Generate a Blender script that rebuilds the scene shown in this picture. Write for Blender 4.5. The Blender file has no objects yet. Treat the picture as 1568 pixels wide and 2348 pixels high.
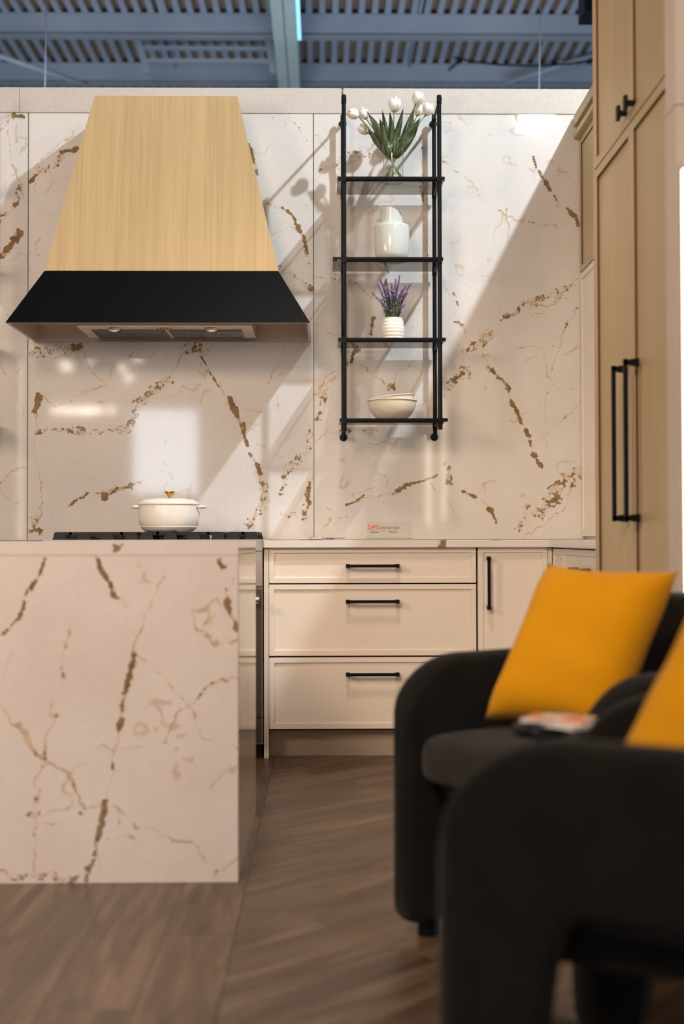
import bpy, bmesh, math, random
import numpy as np
from mathutils import Vector, Matrix, Euler
R = math.radians
random.seed(7)
sc = bpy.context.scene
C = sc.collection
# ------------------------------------------------------------------ camera
F = 2900.0
HC = 0.92
cd = bpy.data.cameras.new('camera')
cam = bpy.data.objects.new('camera', cd); C.objects.link(cam); sc.camera = cam
cd.sensor_fit = 'VERTICAL'; cd.sensor_height = 36.0; cd.lens = F / 2348 * 36.0
yaw = math.atan(44 / F); pitch = math.atan(61 / F); roll = R(0.12)
cam.matrix_world = Matrix.Translation((0, 0, HC)) @ Matrix.Rotation(-yaw, 4, 'Z') @ Matrix.Rotation(R(90) + pitch, 4, 'X') @ Matrix.Rotation(-roll, 4, 'Z')
cd.dof.use_dof = True; cd.dof.focus_distance = 5.45; cd.dof.aperture_fstop = 1.75
cd.clip_start = 0.05; cd.clip_end = 200
CM = cam.matrix_world.copy()
def at(px, py, Y):
    d = CM.to_3x3() @ Vector(((px - 784) / F, (1174 - py) / F, -1))
    return Vector((0, 0, HC)) + d * (Y / d.y)
# ------------------------------------------------------------------ world and lights
sc.view_settings.view_transform = 'Standard'; sc.view_settings.look = 'None'
sc.view_settings.gamma = 1.0; sc.view_settings.use_curve_mapping = False
sc.view_settings.exposure = 0.20
w = bpy.data.worlds.new('world'); sc.world = w; w.use_nodes = True
w.node_tree.nodes['Background'].inputs[0].default_value = (0.50, 0.66, 0.90, 1)
w.node_tree.nodes['Background'].inputs[1].default_value = 0.13
def area(name, loc, target, sx, sy, power, col):
    l = bpy.data.lights.new(name, 'AREA'); l.shape = 'RECTANGLE'; l.size = sx; l.size_y = sy
    l.energy = power; l.color = col
    o = bpy.data.objects.new(name, l); C.objects.link(o); o.location = loc
    o.rotation_euler = (Vector(target) - Vector(loc)).to_track_quat('-Z', 'Y').to_euler()
    return o
def spot(name, loc, target, ang, power, col, rad=0.05, blend=0.4):
    l = bpy.data.lights.new(name, 'SPOT'); l.energy = power; l.color = col
    l.spot_size = R(ang); l.spot_blend = blend; l.shadow_soft_size = rad
    o = bpy.data.objects.new(name, l); C.objects.link(o); o.location = loc
    o.rotation_euler = (Vector(target) - Vector(loc)).to_track_quat('-Z', 'Y').to_euler()
    return o
spot('key_lamp', (2.60, 3.55, 5.60), (0.0, 5.75, 1.7), 75, 860, (0.85, 0.94, 1.0), 0.06, 0.5)
area('warm_fill', (-1.45, -0.8, 3.60), (0.5, 5.3, 0.6), 1.2, 0.8, 108, (1.0, 0.71, 0.47))  # added warm fill from behind the camera, not an actual hall fitting
area('left_fill', (-2.7, 2.8, 2.3), (-0.2, 5.9, 1.3), 0.7, 0.7, 38, (1.0, 0.75, 0.54))  # second warm fill, added to brighten the wall from the left
spot('aisle_lamp', (0.0, 3.55, 4.3), (0.25, 5.3, 0.2), 58, 165, (1.0, 0.78, 0.58), 0.25, 0.8)
spot('island_lamp', (-1.5, 0.4, 3.7), (-0.5, 3.3, 0.5), 46, 125, (1.0, 0.84, 0.76), 0.3, 0.8)
for x, z, h in ((1.20, 1.75, 1.3), (1.05, 1.65, 1.2), (-2.98, 1.7, 2.0)):
    area('strip_lamp', (x, -0.6, z), (x * .5, 6, z), 0.022, h, 2.2, (1.0, 0.80, 0.62))
area('hall_window', (-1.85, -3.0, 1.95), (-0.6, 6, 1.7), 0.75, 1.0, 22, (0.80, 0.90, 1.0))
area('lamp_over_pantry', (1.70, 1.95, 4.27), (1.1, 5.9, 2.4), 0.26, 0.14, 7, (0.98, 0.99, 1.0))
area('deck_fill', (0, 8.6, 1.2), (0.0, 15.0, 7.0), 9.0, 3.0, 430, (0.58, 0.74, 1.0))  # unseen uplight added behind the wall, stands in for daylight on the deck
for x, z, wd, pw in ((-2.98, 2.436, .42, 4.5), (-2.76, 2.436, .08, 1.2), (-2.65, 2.436, .09, 1.3), (-2.49, 2.44, .07, .9), (-3.02, 2.96, .10, 1.8), (-2.74, 3.01, .05, .5), (-2.36, 2.94, .06, .9), (-2.29, 2.83, .06, .9), (-2.18, 3.05, .07, .9)):
    area('hall_spotlight', (x, -3.0, z), (-0.6, 6, 1.5), wd, 0.07, pw * .5, (1.0, 0.88, 0.75))
# ------------------------------------------------------------------ materials
def nmat(name, col, rough=0.5, metal=0.0, spec=0.5, **kw):
    m = bpy.data.materials.new(name); m.use_nodes = True
    b = m.node_tree.nodes['Principled BSDF']
    b.inputs['Base Color'].default_value = (*col, 1); b.inputs['Roughness'].default_value = rough
    b.inputs['Metallic'].default_value = metal; b.inputs['Specular IOR Level'].default_value = spec
    for k, v in kw.items(): b.inputs[k.replace('_', ' ')].default_value = v
    return m
def nd(m, t, **props):
    n = m.node_tree.nodes.new(t)
    for k, v in props.items(): setattr(n, k, v)
    return n
def lk(m, a, b): m.node_tree.links.new(a, b)
def coords(m, scale=(1, 1, 1), rot=(0, 0, 0), kind='Object'):
    tc = nd(m, 'ShaderNodeTexCoord'); mp = nd(m, 'ShaderNodeMapping')
    mp.inputs['Scale'].default_value = scale; mp.inputs['Rotation'].default_value = rot
    lk(m, tc.outputs[kind], mp.inputs['Vector']); return mp.outputs['Vector']
def noise(m, vec, scale, detail=4, rough=0.5, dist=0.0):
    n = nd(m, 'ShaderNodeTexNoise'); n.inputs['Scale'].default_value = scale
    n.inputs['Detail'].default_value = detail; n.inputs['Roughness'].default_value = rough
    n.inputs['Distortion'].default_value = dist
    if vec is not None: lk(m, vec, n.inputs['Vector'])
    return n.outputs['Fac']
def ramp(m, fac, stops, interp='LINEAR'):
    r = nd(m, 'ShaderNodeValToRGB'); r.color_ramp.interpolation = interp
    el = r.color_ramp.elements
    while len(el) < len(stops): el.new(0.5)
    for e, (p, c) in zip(el, stops):
        e.position = p; e.color = (*c, 1) if len(c) == 3 else c
    lk(m, fac, r.inputs['Fac']); return r.outputs['Color']
def mix(m, fac, a, b, mode='MIX'):
    n = nd(m, 'ShaderNodeMix', data_type='RGBA', blend_type=mode)
    for s, v in ((n.inputs[0], fac), (n.inputs[6], a), (n.inputs[7], b)):
        if isinstance(v, (int, float)): s.default_value = v
        elif isinstance(v, tuple): s.default_value = (*v, 1)
        else: lk(m, v, s)
    return n.outputs[2]
def math_(m, op, a, b=0.0, c=None):
    n = nd(m, 'ShaderNodeMath', operation=op)
    for s, v in zip(n.inputs, (a, b, c)):
        if v is None: continue
        if isinstance(v, (int, float)): s.default_value = v
        else: lk(m, v, s)
    return n.outputs[0]
def bump(m, h, strength, dist=0.002):
    b = nd(m, 'ShaderNodeBump'); b.inputs['Strength'].default_value = strength; b.inputs['Distance'].default_value = dist
    lk(m, h, b.inputs['Height']); lk(m, b.outputs['Normal'], m.node_tree.nodes['Principled BSDF'].inputs['Normal'])
def base(m, c): lk(m, c, m.node_tree.nodes['Principled BSDF'].inputs['Base Color'])

def stone(name, c1, c2, rough):
    m = nmat(name, c1, rough)
    v = coords(m)
    big = noise(m, v, 3.0, 5, 0.6)
    col = ramp(m, big, [(0.35, c1), (0.65, c2)])
    fine = noise(m, v, 60, 3)
    col = mix(m, 0.06, col, ramp(m, fine, [(0.35, (0.5, 0.44, 0.38)), (0.65, (1, 1, 1))]), 'MULTIPLY')
    jag = noise(m, v, 150, 5, 0.75)
    for att, cc, wd, jg, tint in (('thin', (0.42, 0.28, 0.15), 0.16, 0.35, 0.75), ('gold', (0.17, 0.105, 0.036), 0.10, 1.1, 0.95)):
        a = nd(m, 'ShaderNodeAttribute'); a.attribute_name = att
        f = math_(m, 'ADD', a.outputs['Fac'], math_(m, 'MULTIPLY', math_(m, 'SUBTRACT', jag, 0.5), jg))
        mr = nd(m, 'ShaderNodeMapRange'); mr.clamp = True
        mr.inputs['From Min'].default_value = wd; mr.inputs['From Max'].default_value = -wd * 0.3
        lk(m, f, mr.inputs['Value'])
        mm = noise(m, v, 25, 2)
        cvar = ramp(m, mm, [(0.3, cc), (0.75, tuple(min(1, q * 1.8 + .02) for q in cc))])
        col = mix(m, math_(m, 'MULTIPLY', mr.outputs[0], tint), col, cvar)
    base(m, col)
    return m
M = {}
M['slab'] = stone('veined_slab', (0.70, 0.68, 0.665), (0.765, 0.75, 0.735), 0.06)
M['slab_island'] = stone('veined_slab_island', (0.76, 0.69, 0.65), (0.82, 0.76, 0.725), 0.10)
def plain_stone():
    m = nmat('plain_stone', (.8, .74, .7), 0.12); v = coords(m)
    col = ramp(m, noise(m, v, 3, 5), [(0.35, (0.78, 0.72, 0.67)), (0.65, (0.85, 0.81, 0.77))])
    n2 = noise(m, v, 7.5, 3, .6, .5)
    col = mix(m, ramp(m, n2, [(0.66, (0, 0, 0)), (0.70, (1, 1, 1))]), col, (0.30, 0.20, 0.09))
    base(m, col); return m
M['stone_plain'] = plain_stone()
def wood(name, a, b, rough=0.42, s=(55, 55, 1.3), c=None):
    m = nmat(name, a, rough); v = coords(m, s)
    n1 = noise(m, v, 2.0, 6, 0.65)
    v2 = coords(m, (s[0] * .12, s[1] * .12, s[2] * .35))
    col = ramp(m, n1, [(0.30, a), (0.70, b)])
    col = mix(m, 0.35, col, ramp(m, noise(m, v2, 2.0, 3), [(0.3, a), (0.7, b)]))
    base(m, col); bump(m, n1, 0.15, 0.001); return m
M['oak'] = wood('pale_oak', (0.42, 0.29, 0.14), (0.60, 0.44, 0.235), s=(60, 1.2, .8))
M['oak_pantry'] = wood('greyed_oak', (0.46, 0.34, 0.175), (0.60, 0.46, 0.26))
M['oak_groove'] = nmat('groove_brown', (0.12, 0.055, 0.03), 0.6)
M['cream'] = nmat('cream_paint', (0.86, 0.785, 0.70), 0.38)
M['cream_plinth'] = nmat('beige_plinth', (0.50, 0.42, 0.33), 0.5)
M['gap'] = nmat('dark_gap', (0.02, 0.017, 0.015), 0.8)
M['black'] = nmat('matt_black_metal', (0.0045, 0.0055, 0.0075), 0.40, 0, 0.18)
M['hood_black'] = nmat('black_hood_paint', (0.003, 0.0038, 0.0045), 0.45, 0, 0.12)
M['steel'] = nmat('brushed_steel', (0.55, 0.48, 0.42), 0.33, 0.75)
M['steel_dark'] = nmat('dark_steel', (0.16, 0.125, 0.10), 0.30, 0.75)
M['oven_glass'] = nmat('oven_glass', (0.03, 0.022, 0.018), 0.10)
M['iron'] = nmat('cast_iron', (0.010, 0.011, 0.013), 0.55, 0, 0.3)
M['enamel'] = nmat('white_enamel', (0.80, 0.77, 0.72), 0.22)
M['brass'] = nmat('brass', (0.55, 0.33, 0.07), 0.25, 1.0)
M['ceramic'] = nmat('pale_grey_ceramic', (0.62, 0.66, 0.64), 0.16)
M['ceramic_white'] = nmat('white_ceramic', (0.84, 0.81, 0.76), 0.14)
M['bowl'] = nmat('cream_glaze', (0.80, 0.74, 0.62), 0.12)
def thin_glass(name, tint, ior=1.45, edge=0.5):
    m = bpy.data.materials.new(name); m.use_nodes = True; t = m.node_tree; t.nodes.remove(t.nodes['Principled BSDF'])
    tr = t.nodes.new('ShaderNodeBsdfTransparent'); gl = t.nodes.new('ShaderNodeBsdfGlossy'); gl.inputs['Roughness'].default_value = 0.02
    mx = t.nodes.new('ShaderNodeMixShader')
    lw = t.nodes.new('ShaderNodeLayerWeight'); lw.inputs['Blend'].default_value = 0.35
    lw3 = t.nodes.new('ShaderNodeLayerWeight'); lw3.inputs['Blend'].default_value = 0.5; lw2 = lw3.outputs['Facing']
    cm = ramp(m, lw2, [(0.0, tint), (0.6, tint), (1.0, tuple(c * edge for c in tint))])
    t.links.new(cm, tr.inputs['Color']); t.links.new(math_(m, 'MULTIPLY_ADD', math_(m, 'POWER', lw2, 4.0), 0.45, 0.02), mx.inputs[0]); t.links.new(tr.outputs[0], mx.inputs[1]); t.links.new(gl.outputs[0], mx.inputs[2])
    t.links.new(mx.outputs[0], t.nodes['Material Output'].inputs['Surface']); return m
M['smoked'] = thin_glass('smoked_glass', (0.58, 0.56, 0.53), 1.3, 0.9)
M['glass'] = thin_glass('clear_glass', (0.985, 0.99, 0.985), 1.45, 0.60)
M['acrylic'] = thin_glass('acrylic', (0.97, 0.97, 0.97), 1.4, 0.9)
M['acrylic_base'] = nmat('acrylic_base', (0.45, 0.44, 0.43), 0.15)
M['red'] = nmat('red_print', (0.80, 0.11, 0.06), 0.5)
M['print'] = nmat('dark_print', (0.06, 0.06, 0.06), 0.5)
M['olive'] = nmat('olive_print', (0.16, 0.20, 0.10), 0.5)
M['white_paint'] = nmat('white_paint', (0.62, 0.60, 0.58), 0.6)
def two(name, a, b, scale, rough, **k):
    m = nmat(name, a, rough, **k); base(m, ramp(m, noise(m, coords(m), scale, 3), [(0.35, a), (0.65, b)])); return m
M['petal'] = two('white_petal', (0.86, 0.84, 0.74), (0.92, 0.90, 0.84), 60, 0.45, Subsurface_Weight=0.15, Subsurface_Radius=(0.01, 0.01, 0.006))
M['leaf'] = two('tulip_leaf', (0.035, 0.060, 0.020), (0.080, 0.115, 0.045), 30, 0.42)
M['stem'] = nmat('stem_green', (0.17, 0.24, 0.08), 0.5)
M['lav_green'] = two('lavender_green', (0.07, 0.10, 0.07), (0.16, 0.20, 0.15), 90, 0.7)
M['lav'] = two('lavender_flower', (0.20, 0.14, 0.42), (0.42, 0.34, 0.72), 120, 0.7)
def cloth(name, a, b, sc_=240, rough=0.95, bs=0.3, sheen=0.0):
    m = nmat(name, a, rough, 0, 0.15, Sheen_Weight=sheen); v = coords(m)
    n1 = noise(m, v, sc_, 3); n2 = noise(m, v, 14, 4)
    col = mix(m, 0.5, ramp(m, n1, [(0.3, a), (0.7, b)]), ramp(m, n2, [(0.3, a), (0.7, b)]))
    base(m, col); bump(m, n1, bs, 0.002); return m
M['boucle'] = cloth('charcoal_boucle', (0.0045, 0.004, 0.0035), (0.0125, 0.011, 0.0092), 230, 0.95, .4, 0.08)
M['seat_cloth'] = cloth('charcoal_seat', (0.016, 0.0135, 0.011), (0.036, 0.031, 0.025), 230, 0.95, .4, 0.08)
M['yellow'] = cloth('yellow_velvet', (0.66, 0.285, 0.0), (0.74, 0.335, 0.001), 300, 0.8, .15, 0.1)
def linen():
    m = nmat('linen_board', (.6, .5, .4), 0.7); v1 = coords(m, (30, 30, 400)); v2 = coords(m, (400, 400, 30))
    f = math_(m, 'MULTIPLY', math_(m, 'ADD', noise(m, v1, 1, 3), noise(m, v2, 1, 3)), 0.5)
    base(m, ramp(m, f, [(0.35, (0.52, 0.485, 0.44)), (0.65, (0.61, 0.575, 0.53))])); return m
M['linen'] = linen()
M['panel'] = two('beige_panel', (0.62, 0.54, 0.46), (0.66, 0.58, 0.50), 2, 0.55)
def emit(name, col, s):
    m = bpy.data.materials.new(name); m.use_nodes = True; b = m.node_tree.nodes['Principled BSDF']
    b.inputs['Base Color'].default_value = (*col, 1); b.inputs['Emission Color'].default_value = (*col, 1)
    b.inputs['Emission Strength'].default_value = s; return m
M['led'] = emit('warm_led', (1.0, 0.80, 0.66), 16.0)
M['led_blue'] = emit('blue_led', (0.25, 0.62, 1.0), 1.6)
M['hood_bulb'] = emit('hood_bulb', (1.0, 0.85, 0.65), 0.3)
M['deck'] = two('roof_deck_shaded', (0.33, 0.235, 0.155), (0.40, 0.29, 0.20), 1.5, 0.6)  # tan kept darker, shade of the deck recesses put into the colour
M['deck_lit'] = nmat('deck_lit_flats', (0.42, 0.43, 0.47), 0.6)  # same deck, light on its low flats painted in as paler grey
M['joist'] = two('joist_paint', (0.30, 0.33, 0.36), (0.38, 0.40, 0.42), 0.8, 0.5)
M['girder'] = two('girder_paint', (0.54, 0.61, 0.50), (0.62, 0.68, 0.57), 1, 0.5)
M['paper'] = nmat('paper', (0.75, 0.73, 0.72), 0.5)
def cover(name, a, b, c):
    m = nmat(name, a, 0.35); f = noise(m, coords(m), 14, 2, .5, .6)
    base(m, ramp(m, f, [(0.40, a), (0.48, b), (0.60, c)], 'CONSTANT')); return m
M['cover'] = cover('magazine_cover', (0.70, 0.66, 0.64), (0.75, 0.20, 0.06), (0.62, 0.55, 0.52))
M['cover2'] = cover('brochure_cover', (0.50, 0.48, 0.55), (0.22, 0.10, 0.12), (0.75, 0.70, 0.68))
def floor_mat():
    m = nmat('brown_plank_floor', (.1, .07, .05), 0.38)
    tc = nd(m, 'ShaderNodeTexCoord'); sep = nd(m, 'ShaderNodeSeparateXYZ'); lk(m, tc.outputs['Object'], sep.inputs[0])
    def planks(rotz):
        mp = nd(m, 'ShaderNodeMapping'); mp.inputs['Rotation'].default_value = (0, 0, rotz)
        lk(m, tc.outputs['Object'], mp.inputs['Vector'])
        br = nd(m, 'ShaderNodeTexBrick'); br.offset = 0.37; br.squash = 1.0
        br.inputs['Scale'].default_value = 1.0; br.inputs['Brick Width'].default_value = 1.25; br.inputs['Row Height'].default_value = 0.185
        br.inputs['Mortar Size'].default_value = 0.0014; br.inputs['Mortar Smooth'].default_value = 0.2
        br.inputs['Color1'].default_value = (0, 0, 0, 1); br.inputs['Color2'].default_value = (1, 1, 1, 1); br.inputs['Mortar'].default_value = (.5, .5, .5, 1)
        lk(m, mp.outputs[0], br.inputs['Vector'])
        off = nd(m, 'ShaderNodeVectorMath', operation='ADD'); lk(m, mp.outputs[0], off.inputs[0])
        sc2 = nd(m, 'ShaderNodeVectorMath', operation='SCALE'); lk(m, br.outputs['Color'], sc2.inputs[0]); sc2.inputs['Scale'].default_value = 7.0
        lk(m, sc2.outputs[0], off.inputs[1])
        st = nd(m, 'ShaderNodeMapping'); st.inputs['Scale'].default_value = (1.3, 13, 1); lk(m, off.outputs[0], st.inputs['Vector'])
        st2 = nd(m, 'ShaderNodeMapping'); st2.inputs['Scale'].default_value = (5, 120, 1); lk(m, off.outputs[0], st2.inputs['Vector'])
        g = noise(m, st.outputs[0], 1.4, 5, .62, .6); g2 = noise(m, st2.outputs[0], 1.0, 4)
        col = ramp(m, g, [(0.32, (0.066, 0.042, 0.027)), (0.50, (0.135, 0.086, 0.053)), (0.64, (0.22, 0.145, 0.092))])
        col = mix(m, 0.35, col, ramp(m, g2, [(0.3, (.35, .35, .35)), (.7, (1, 1, 1))]), 'MULTIPLY')
        tone = ramp(m, br.outputs['Color'], [(0, (.82, .80, .80)), (1, (1.0, .97, .95))])
        col = mix(m, 1.0, col, tone, 'MULTIPLY')
        return mix(m, br.outputs['Fac'], col, (0.02, 0.013, 0.010))
    left = planks(R(90)); right = planks(R(-42))
    isr = math_(m, 'GREATER_THAN', sep.outputs['X'], -0.206)
    col = mix(m, isr, left, right)
    ln = math_(m, 'LESS_THAN', math_(m, 'ABSOLUTE', math_(m, 'ADD', sep.outputs['X'], 0.206)), 0.0022)
    base(m, mix(m, ln, col, (0.02, 0.013, 0.010)))
    return m
M['floor'] = floor_mat()
# ------------------------------------------------------------------ mesh helpers
ORG = {}
class MB:
    def __init__(s): s.v = []; s.f = []
    def add(s, vs, fs):
        o = len(s.v); s.v += [tuple(p) for p in vs]; s.f += [tuple(i + o for i in q) for q in fs]; return s
    def box(s, x0, x1, y0, y1, z0, z1, mtx=None):
        vs = [Vector(p) for p in ((x0, y0, z0), (x1, y0, z0), (x1, y1, z0), (x0, y1, z0), (x0, y0, z1), (x1, y0, z1), (x1, y1, z1), (x0, y1, z1))]
        if mtx is not None: vs = [mtx @ p for p in vs]
        return s.add(vs, [(0, 3, 2, 1), (4, 5, 6, 7), (0, 1, 5, 4), (1, 2, 6, 5), (2, 3, 7, 6), (3, 0, 4, 7)])
    def tube(s, pts, r, n=12, caps=True):
        pts = [Vector(p) for p in pts]; rs = r if isinstance(r, (list, tuple)) else [r] * len(pts)
        vs = []; up = None
        for i, p in enumerate(pts):
            t = ((pts[min(i + 1, len(pts) - 1)] - pts[max(i - 1, 0)])).normalized()
            if up is None:
                up = t.orthogonal().normalized()
            up = (up - t * up.dot(t)).normalized(); b = t.cross(up)
            for k in range(n):
                a = 2 * math.pi * k / n; vs.append(p + (up * math.cos(a) + b * math.sin(a)) * rs[i])
        fs = []
        for i in range(len(pts) - 1):
            for k in range(n):
                a = i * n + k; b2 = i * n + (k + 1) % n; fs.append((a, b2, b2 + n, a + n))
        if caps: fs += [tuple(range(n - 1, -1, -1)), tuple(range((len(pts) - 1) * n, len(pts) * n))]
        return s.add(vs, fs)
    def lathe(s, prof, c=(0, 0, 0), n=40, mtx=None, closed=False):
        vs = []; c = Vector(c)
        for r, z in prof:
            for k in range(n):
                a = 2 * math.pi * k / n; p = Vector((r * math.cos(a), r * math.sin(a), z))
                if mtx is not None: p = mtx @ p
                vs.append(c + p)
        fs = []; L = len(prof)
        for i in range(L - 1 + (1 if closed else 0)):
            for k in range(n):
                a = i * n + k; b = i * n + (k + 1) % n; j = ((i + 1) % L) * n
                fs.append((a, b, j + (k + 1) % n, j + k))
        if not closed:
            if prof[0][0] > 1e-6: fs.append(tuple(range(n - 1, -1, -1)))
            if prof[-1][0] > 1e-6: fs.append(tuple(range((L - 1) * n, L * n)))
        return s.add(vs, fs)
    def grid(s, fn, nu, nv):
        vs = [fn(i / nu, j / nv) for j in range(nv + 1) for i in range(nu + 1)]
        fs = [(j * (nu + 1) + i, j * (nu + 1) + i + 1, (j + 1) * (nu + 1) + i + 1, (j + 1) * (nu + 1) + i) for j in range(nv) for i in range(nu)]
        return s.add(vs, fs)
    def prism(s, poly, y0, y1, plane='XZ'):
        f = (lambda a, b, t: (a, t, b)) if plane == 'XZ' else ((lambda a, b, t: (t, a, b)) if plane == 'YZ' else (lambda a, b, t: (a, b, t)))
        n = len(poly); vs = [f(a, b, y0) for a, b in poly] + [f(a, b, y1) for a, b in poly]
        fs = [tuple(range(n)), tuple(range(2 * n - 1, n - 1, -1))] + [(i, i + n, (i + 1) % n + n, (i + 1) % n) for i in range(n)]
        return s.add(vs, fs)
    def build(s, name, mat, parent=None, smooth=False, bevel=0.0, sub=0, loc=None, weld=True):
        org = ORG.get(parent.name) if parent is not None else None
        org = Vector(org) if org is not None else Vector((0, 0, 0))
        if loc is not None: org = Vector(loc)
        me = bpy.data.meshes.new(name)
        me.from_pydata([tuple(Vector(p) - org) for p in s.v], [], s.f)
        bm = bmesh.new(); bm.from_mesh(me)
        if weld: bmesh.ops.remove_doubles(bm, verts=bm.verts, dist=1e-6)
        bmesh.ops.recalc_face_normals(bm, faces=bm.faces); bm.to_mesh(me); bm.free()
        me.materials.append(mat)
        if smooth: me.polygons.foreach_set('use_smooth', [True] * len(me.polygons))
        o = bpy.data.objects.new(name, me); C.objects.link(o)
        if parent is not None: o.parent = parent; ORG[o.name] = tuple(org)
        else: o.location = org
        if bevel:
            b = o.modifiers.new('bevel', 'BEVEL'); b.width = bevel; b.segments = 2; b.limit_method = 'ANGLE'; b.angle_limit = R(35)
        if sub:
            b = o.modifiers.new('sub', 'SUBSURF'); b.levels = sub; b.render_levels = sub
        if smooth == 'auto':
            try:
                me.set_sharp_from_angle(angle=R(40))
            except Exception: pass
        return o
def tag(o, label, cat, group=None, kind=None):
    if label: o['label'] = label
    if cat: o['category'] = cat
    if group: o['group'] = group
    if kind: o['kind'] = kind
    return o
def thing(name, label, cat, loc=(0, 0, 0), rz=0, group=None, local=False):
    o = bpy.data.objects.new(name, None); o.empty_display_size = 0.05; C.objects.link(o)
    o.location = loc; o.rotation_euler = (0, 0, rz); ORG[o.name] = (0, 0, 0) if local else tuple(loc)
    return tag(o, label, cat, group)
def struct(o): o['kind'] = 'structure'; return o
def bx(x0, x1, y0, y1, z0, z1): return MB().box(x0, x1, y0, y1, z0, z1)
def copy_tree(o, parent=None):
    c = o.copy(); C.objects.link(c); c.parent = parent
    for ch in list(o.children): copy_tree(ch, c)
    return c
# ------------------------------------------------------------------ value noise for the vein maps
rng = np.random.default_rng(5)
TAB = rng.random((256, 256))
def vnoise(x, y):
    xi = np.floor(x).astype(int); yi = np.floor(y).astype(int); fx = x - xi; fy = y - yi
    fx = fx * fx * (3 - 2 * fx); fy = fy * fy * (3 - 2 * fy)
    g = lambda a, b: TAB[a & 255, b & 255]
    return (g(xi, yi) * (1 - fx) + g(xi + 1, yi) * fx) * (1 - fy) + (g(xi, yi + 1) * (1 - fx) + g(xi + 1, yi + 1) * fx) * fy
def fbm(x, y, o=4):
    s = 0; a = .5; t = 0
    for i in range(o): s = s + a * vnoise(x, y); t += a; x = x * 2.03 + 17.3; y = y * 2.03 + 9.1; a *= .55
    return s / t
def polydist(X, Z, pts):
    best = np.full(X.shape, 9.0); 
    for (ax, az), (bx_, bz) in zip(pts[:-1], pts[1:]):
        dx, dz = bx_ - ax, bz - az; L = dx * dx + dz * dz + 1e-12
        t = np.clip(((X - ax) * dx + (Z - az) * dz) / L, 0, 1)
        best = np.minimum(best, np.hypot(X - ax - t * dx, Z - az - t * dz))
    return best
def slab_mesh(name, x0, x1, z0, z1, Y, lines, mat, parent=None, res=0.0033, thick=0.02, seed=0.0, loc=None):
    nx = int((x1 - x0) / res) + 1; nz = int((z1 - z0) / res) + 1
    xs = np.linspace(x0, x1, nx); zs = np.linspace(z0, z1, nz)
    X, Z = np.meshgrid(xs, zs)
    k = 1 / 0.05
    wx = X + (fbm(X * k + seed, Z * k + 3.3) - .5) * 0.045 + (fbm(X * 70 + 5 + seed, Z * 70) - .5) * 0.012
    wz = Z + (fbm(X * k + 31.7, Z * k + 8.8 + seed) - .5) * 0.045 + (fbm(X * 70, Z * 70 + 55) - .5) * 0.012
    pn = fbm(X * 38 + 11, Z * 38 + seed + 4, 3); pf = fbm(X * 85 + 21, Z * 85 + seed + 14, 3); pn2 = fbm(X * 14 + 2, Z * 14 + 7 + seed, 3)
    gold = np.full(X.shape, 9.0); thin = np.full(X.shape, 9.0)
    pm = F / Y
    for kind, wpx, pts in lines:
        wp = [(lambda p: (p.x, p.z))(at(px, py, Y)) for px, py in pts]
        if max(p[0] for p in wp) < x0 - .1 or min(p[0] for p in wp) > x1 + .1: continue
        wm = wpx / pm * 0.5
        if kind == 'g':      # solid gold streak, broken up
            d = polydist(X * .55 + wx * .45, Z * .55 + wz * .45, wp)
            d = d + (fbm(X * 150 + 9, Z * 150 + seed, 2) - .5) * 0.010 + (fbm(X * 55 + 3, Z * 55 + 2, 2) - .5) * wm * 1.2
            f = np.maximum(d - wm * (0.0 + 1.75 * pn), (0.36 - pn) * 0.05)
            gold = np.minimum(gold, f); thin = np.minimum(thin, d - wm * 1.4 * pn2 + .002)
        elif kind == 'c':    # cluster of specks
            d = polydist(wx, wz, wp)
            f = np.maximum(d - wm * 1.7 * pn2 * 1.3, (0.585 - .65 * pf - .35 * pn) * 0.022)
            gold = np.minimum(gold, f)
            thin = np.minimum(thin, np.maximum(d - wm * 1.8 * pn2, np.abs(pf - .5) * 0.03 - .0010))
        elif kind == 't':    # thin orange line
            d = polydist(wx, wz, wp); thin = np.minimum(thin, d - 0.0028 * np.clip(pn2 * 2 - .5, 0, 1.2) * wpx / 2)
            gold = np.minimum(gold, np.maximum(d - 0.0025, (0.70 - pn) * 0.06))
    # faint web everywhere
    web = np.abs(fbm(X * 3.1 + seed + 40 + .25 * pn2, Z * 3.1 + 12, 4) - .5) * 0.16 + np.clip(.56 - pn2, 0, 1) * .12
    thin = np.minimum(thin, web - 0.0001)
    n = nx * nz
    co = np.empty((n + 8, 3), np.float32); co[:n, 0] = X.ravel(); co[:n, 1] = Y; co[:n, 2] = Z.ravel()
    co[n:] = [(x0, Y, z0), (x1, Y, z0), (x1, Y, z1), (x0, Y, z1), (x0, Y + thick, z0), (x1, Y + thick, z0), (x1, Y + thick, z1), (x0, Y + thick, z1)]
    org = Vector(ORG[parent.name]) if parent is not None else Vector(loc if loc else (0, 0, 0))
    co -= np.array(org, np.float32)
    I = np.arange(n).reshape(nz, nx)
    q = np.stack([I[:-1, :-1], I[:-1, 1:], I[1:, 1:], I[1:, :-1]], -1).reshape(-1, 4)
    sides = np.array([(0, 4, 5, 1), (1, 5, 6, 2), (2, 6, 7, 3), (3, 7, 4, 0), (4, 7, 6, 5)]) + n
    q = np.vstack([q, sides]).astype(np.int32)
    me = bpy.data.meshes.new(name); me.vertices.add(n + 8); me.vertices.foreach_set('co', co.ravel())
    me.loops.add(q.size); me.loops.foreach_set('vertex_index', q.ravel())
    me.polygons.add(len(q)); me.polygons.foreach_set('loop_start', np.arange(0, q.size, 4, dtype=np.int32))
    me.update(calc_edges=True); me.validate()
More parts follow.
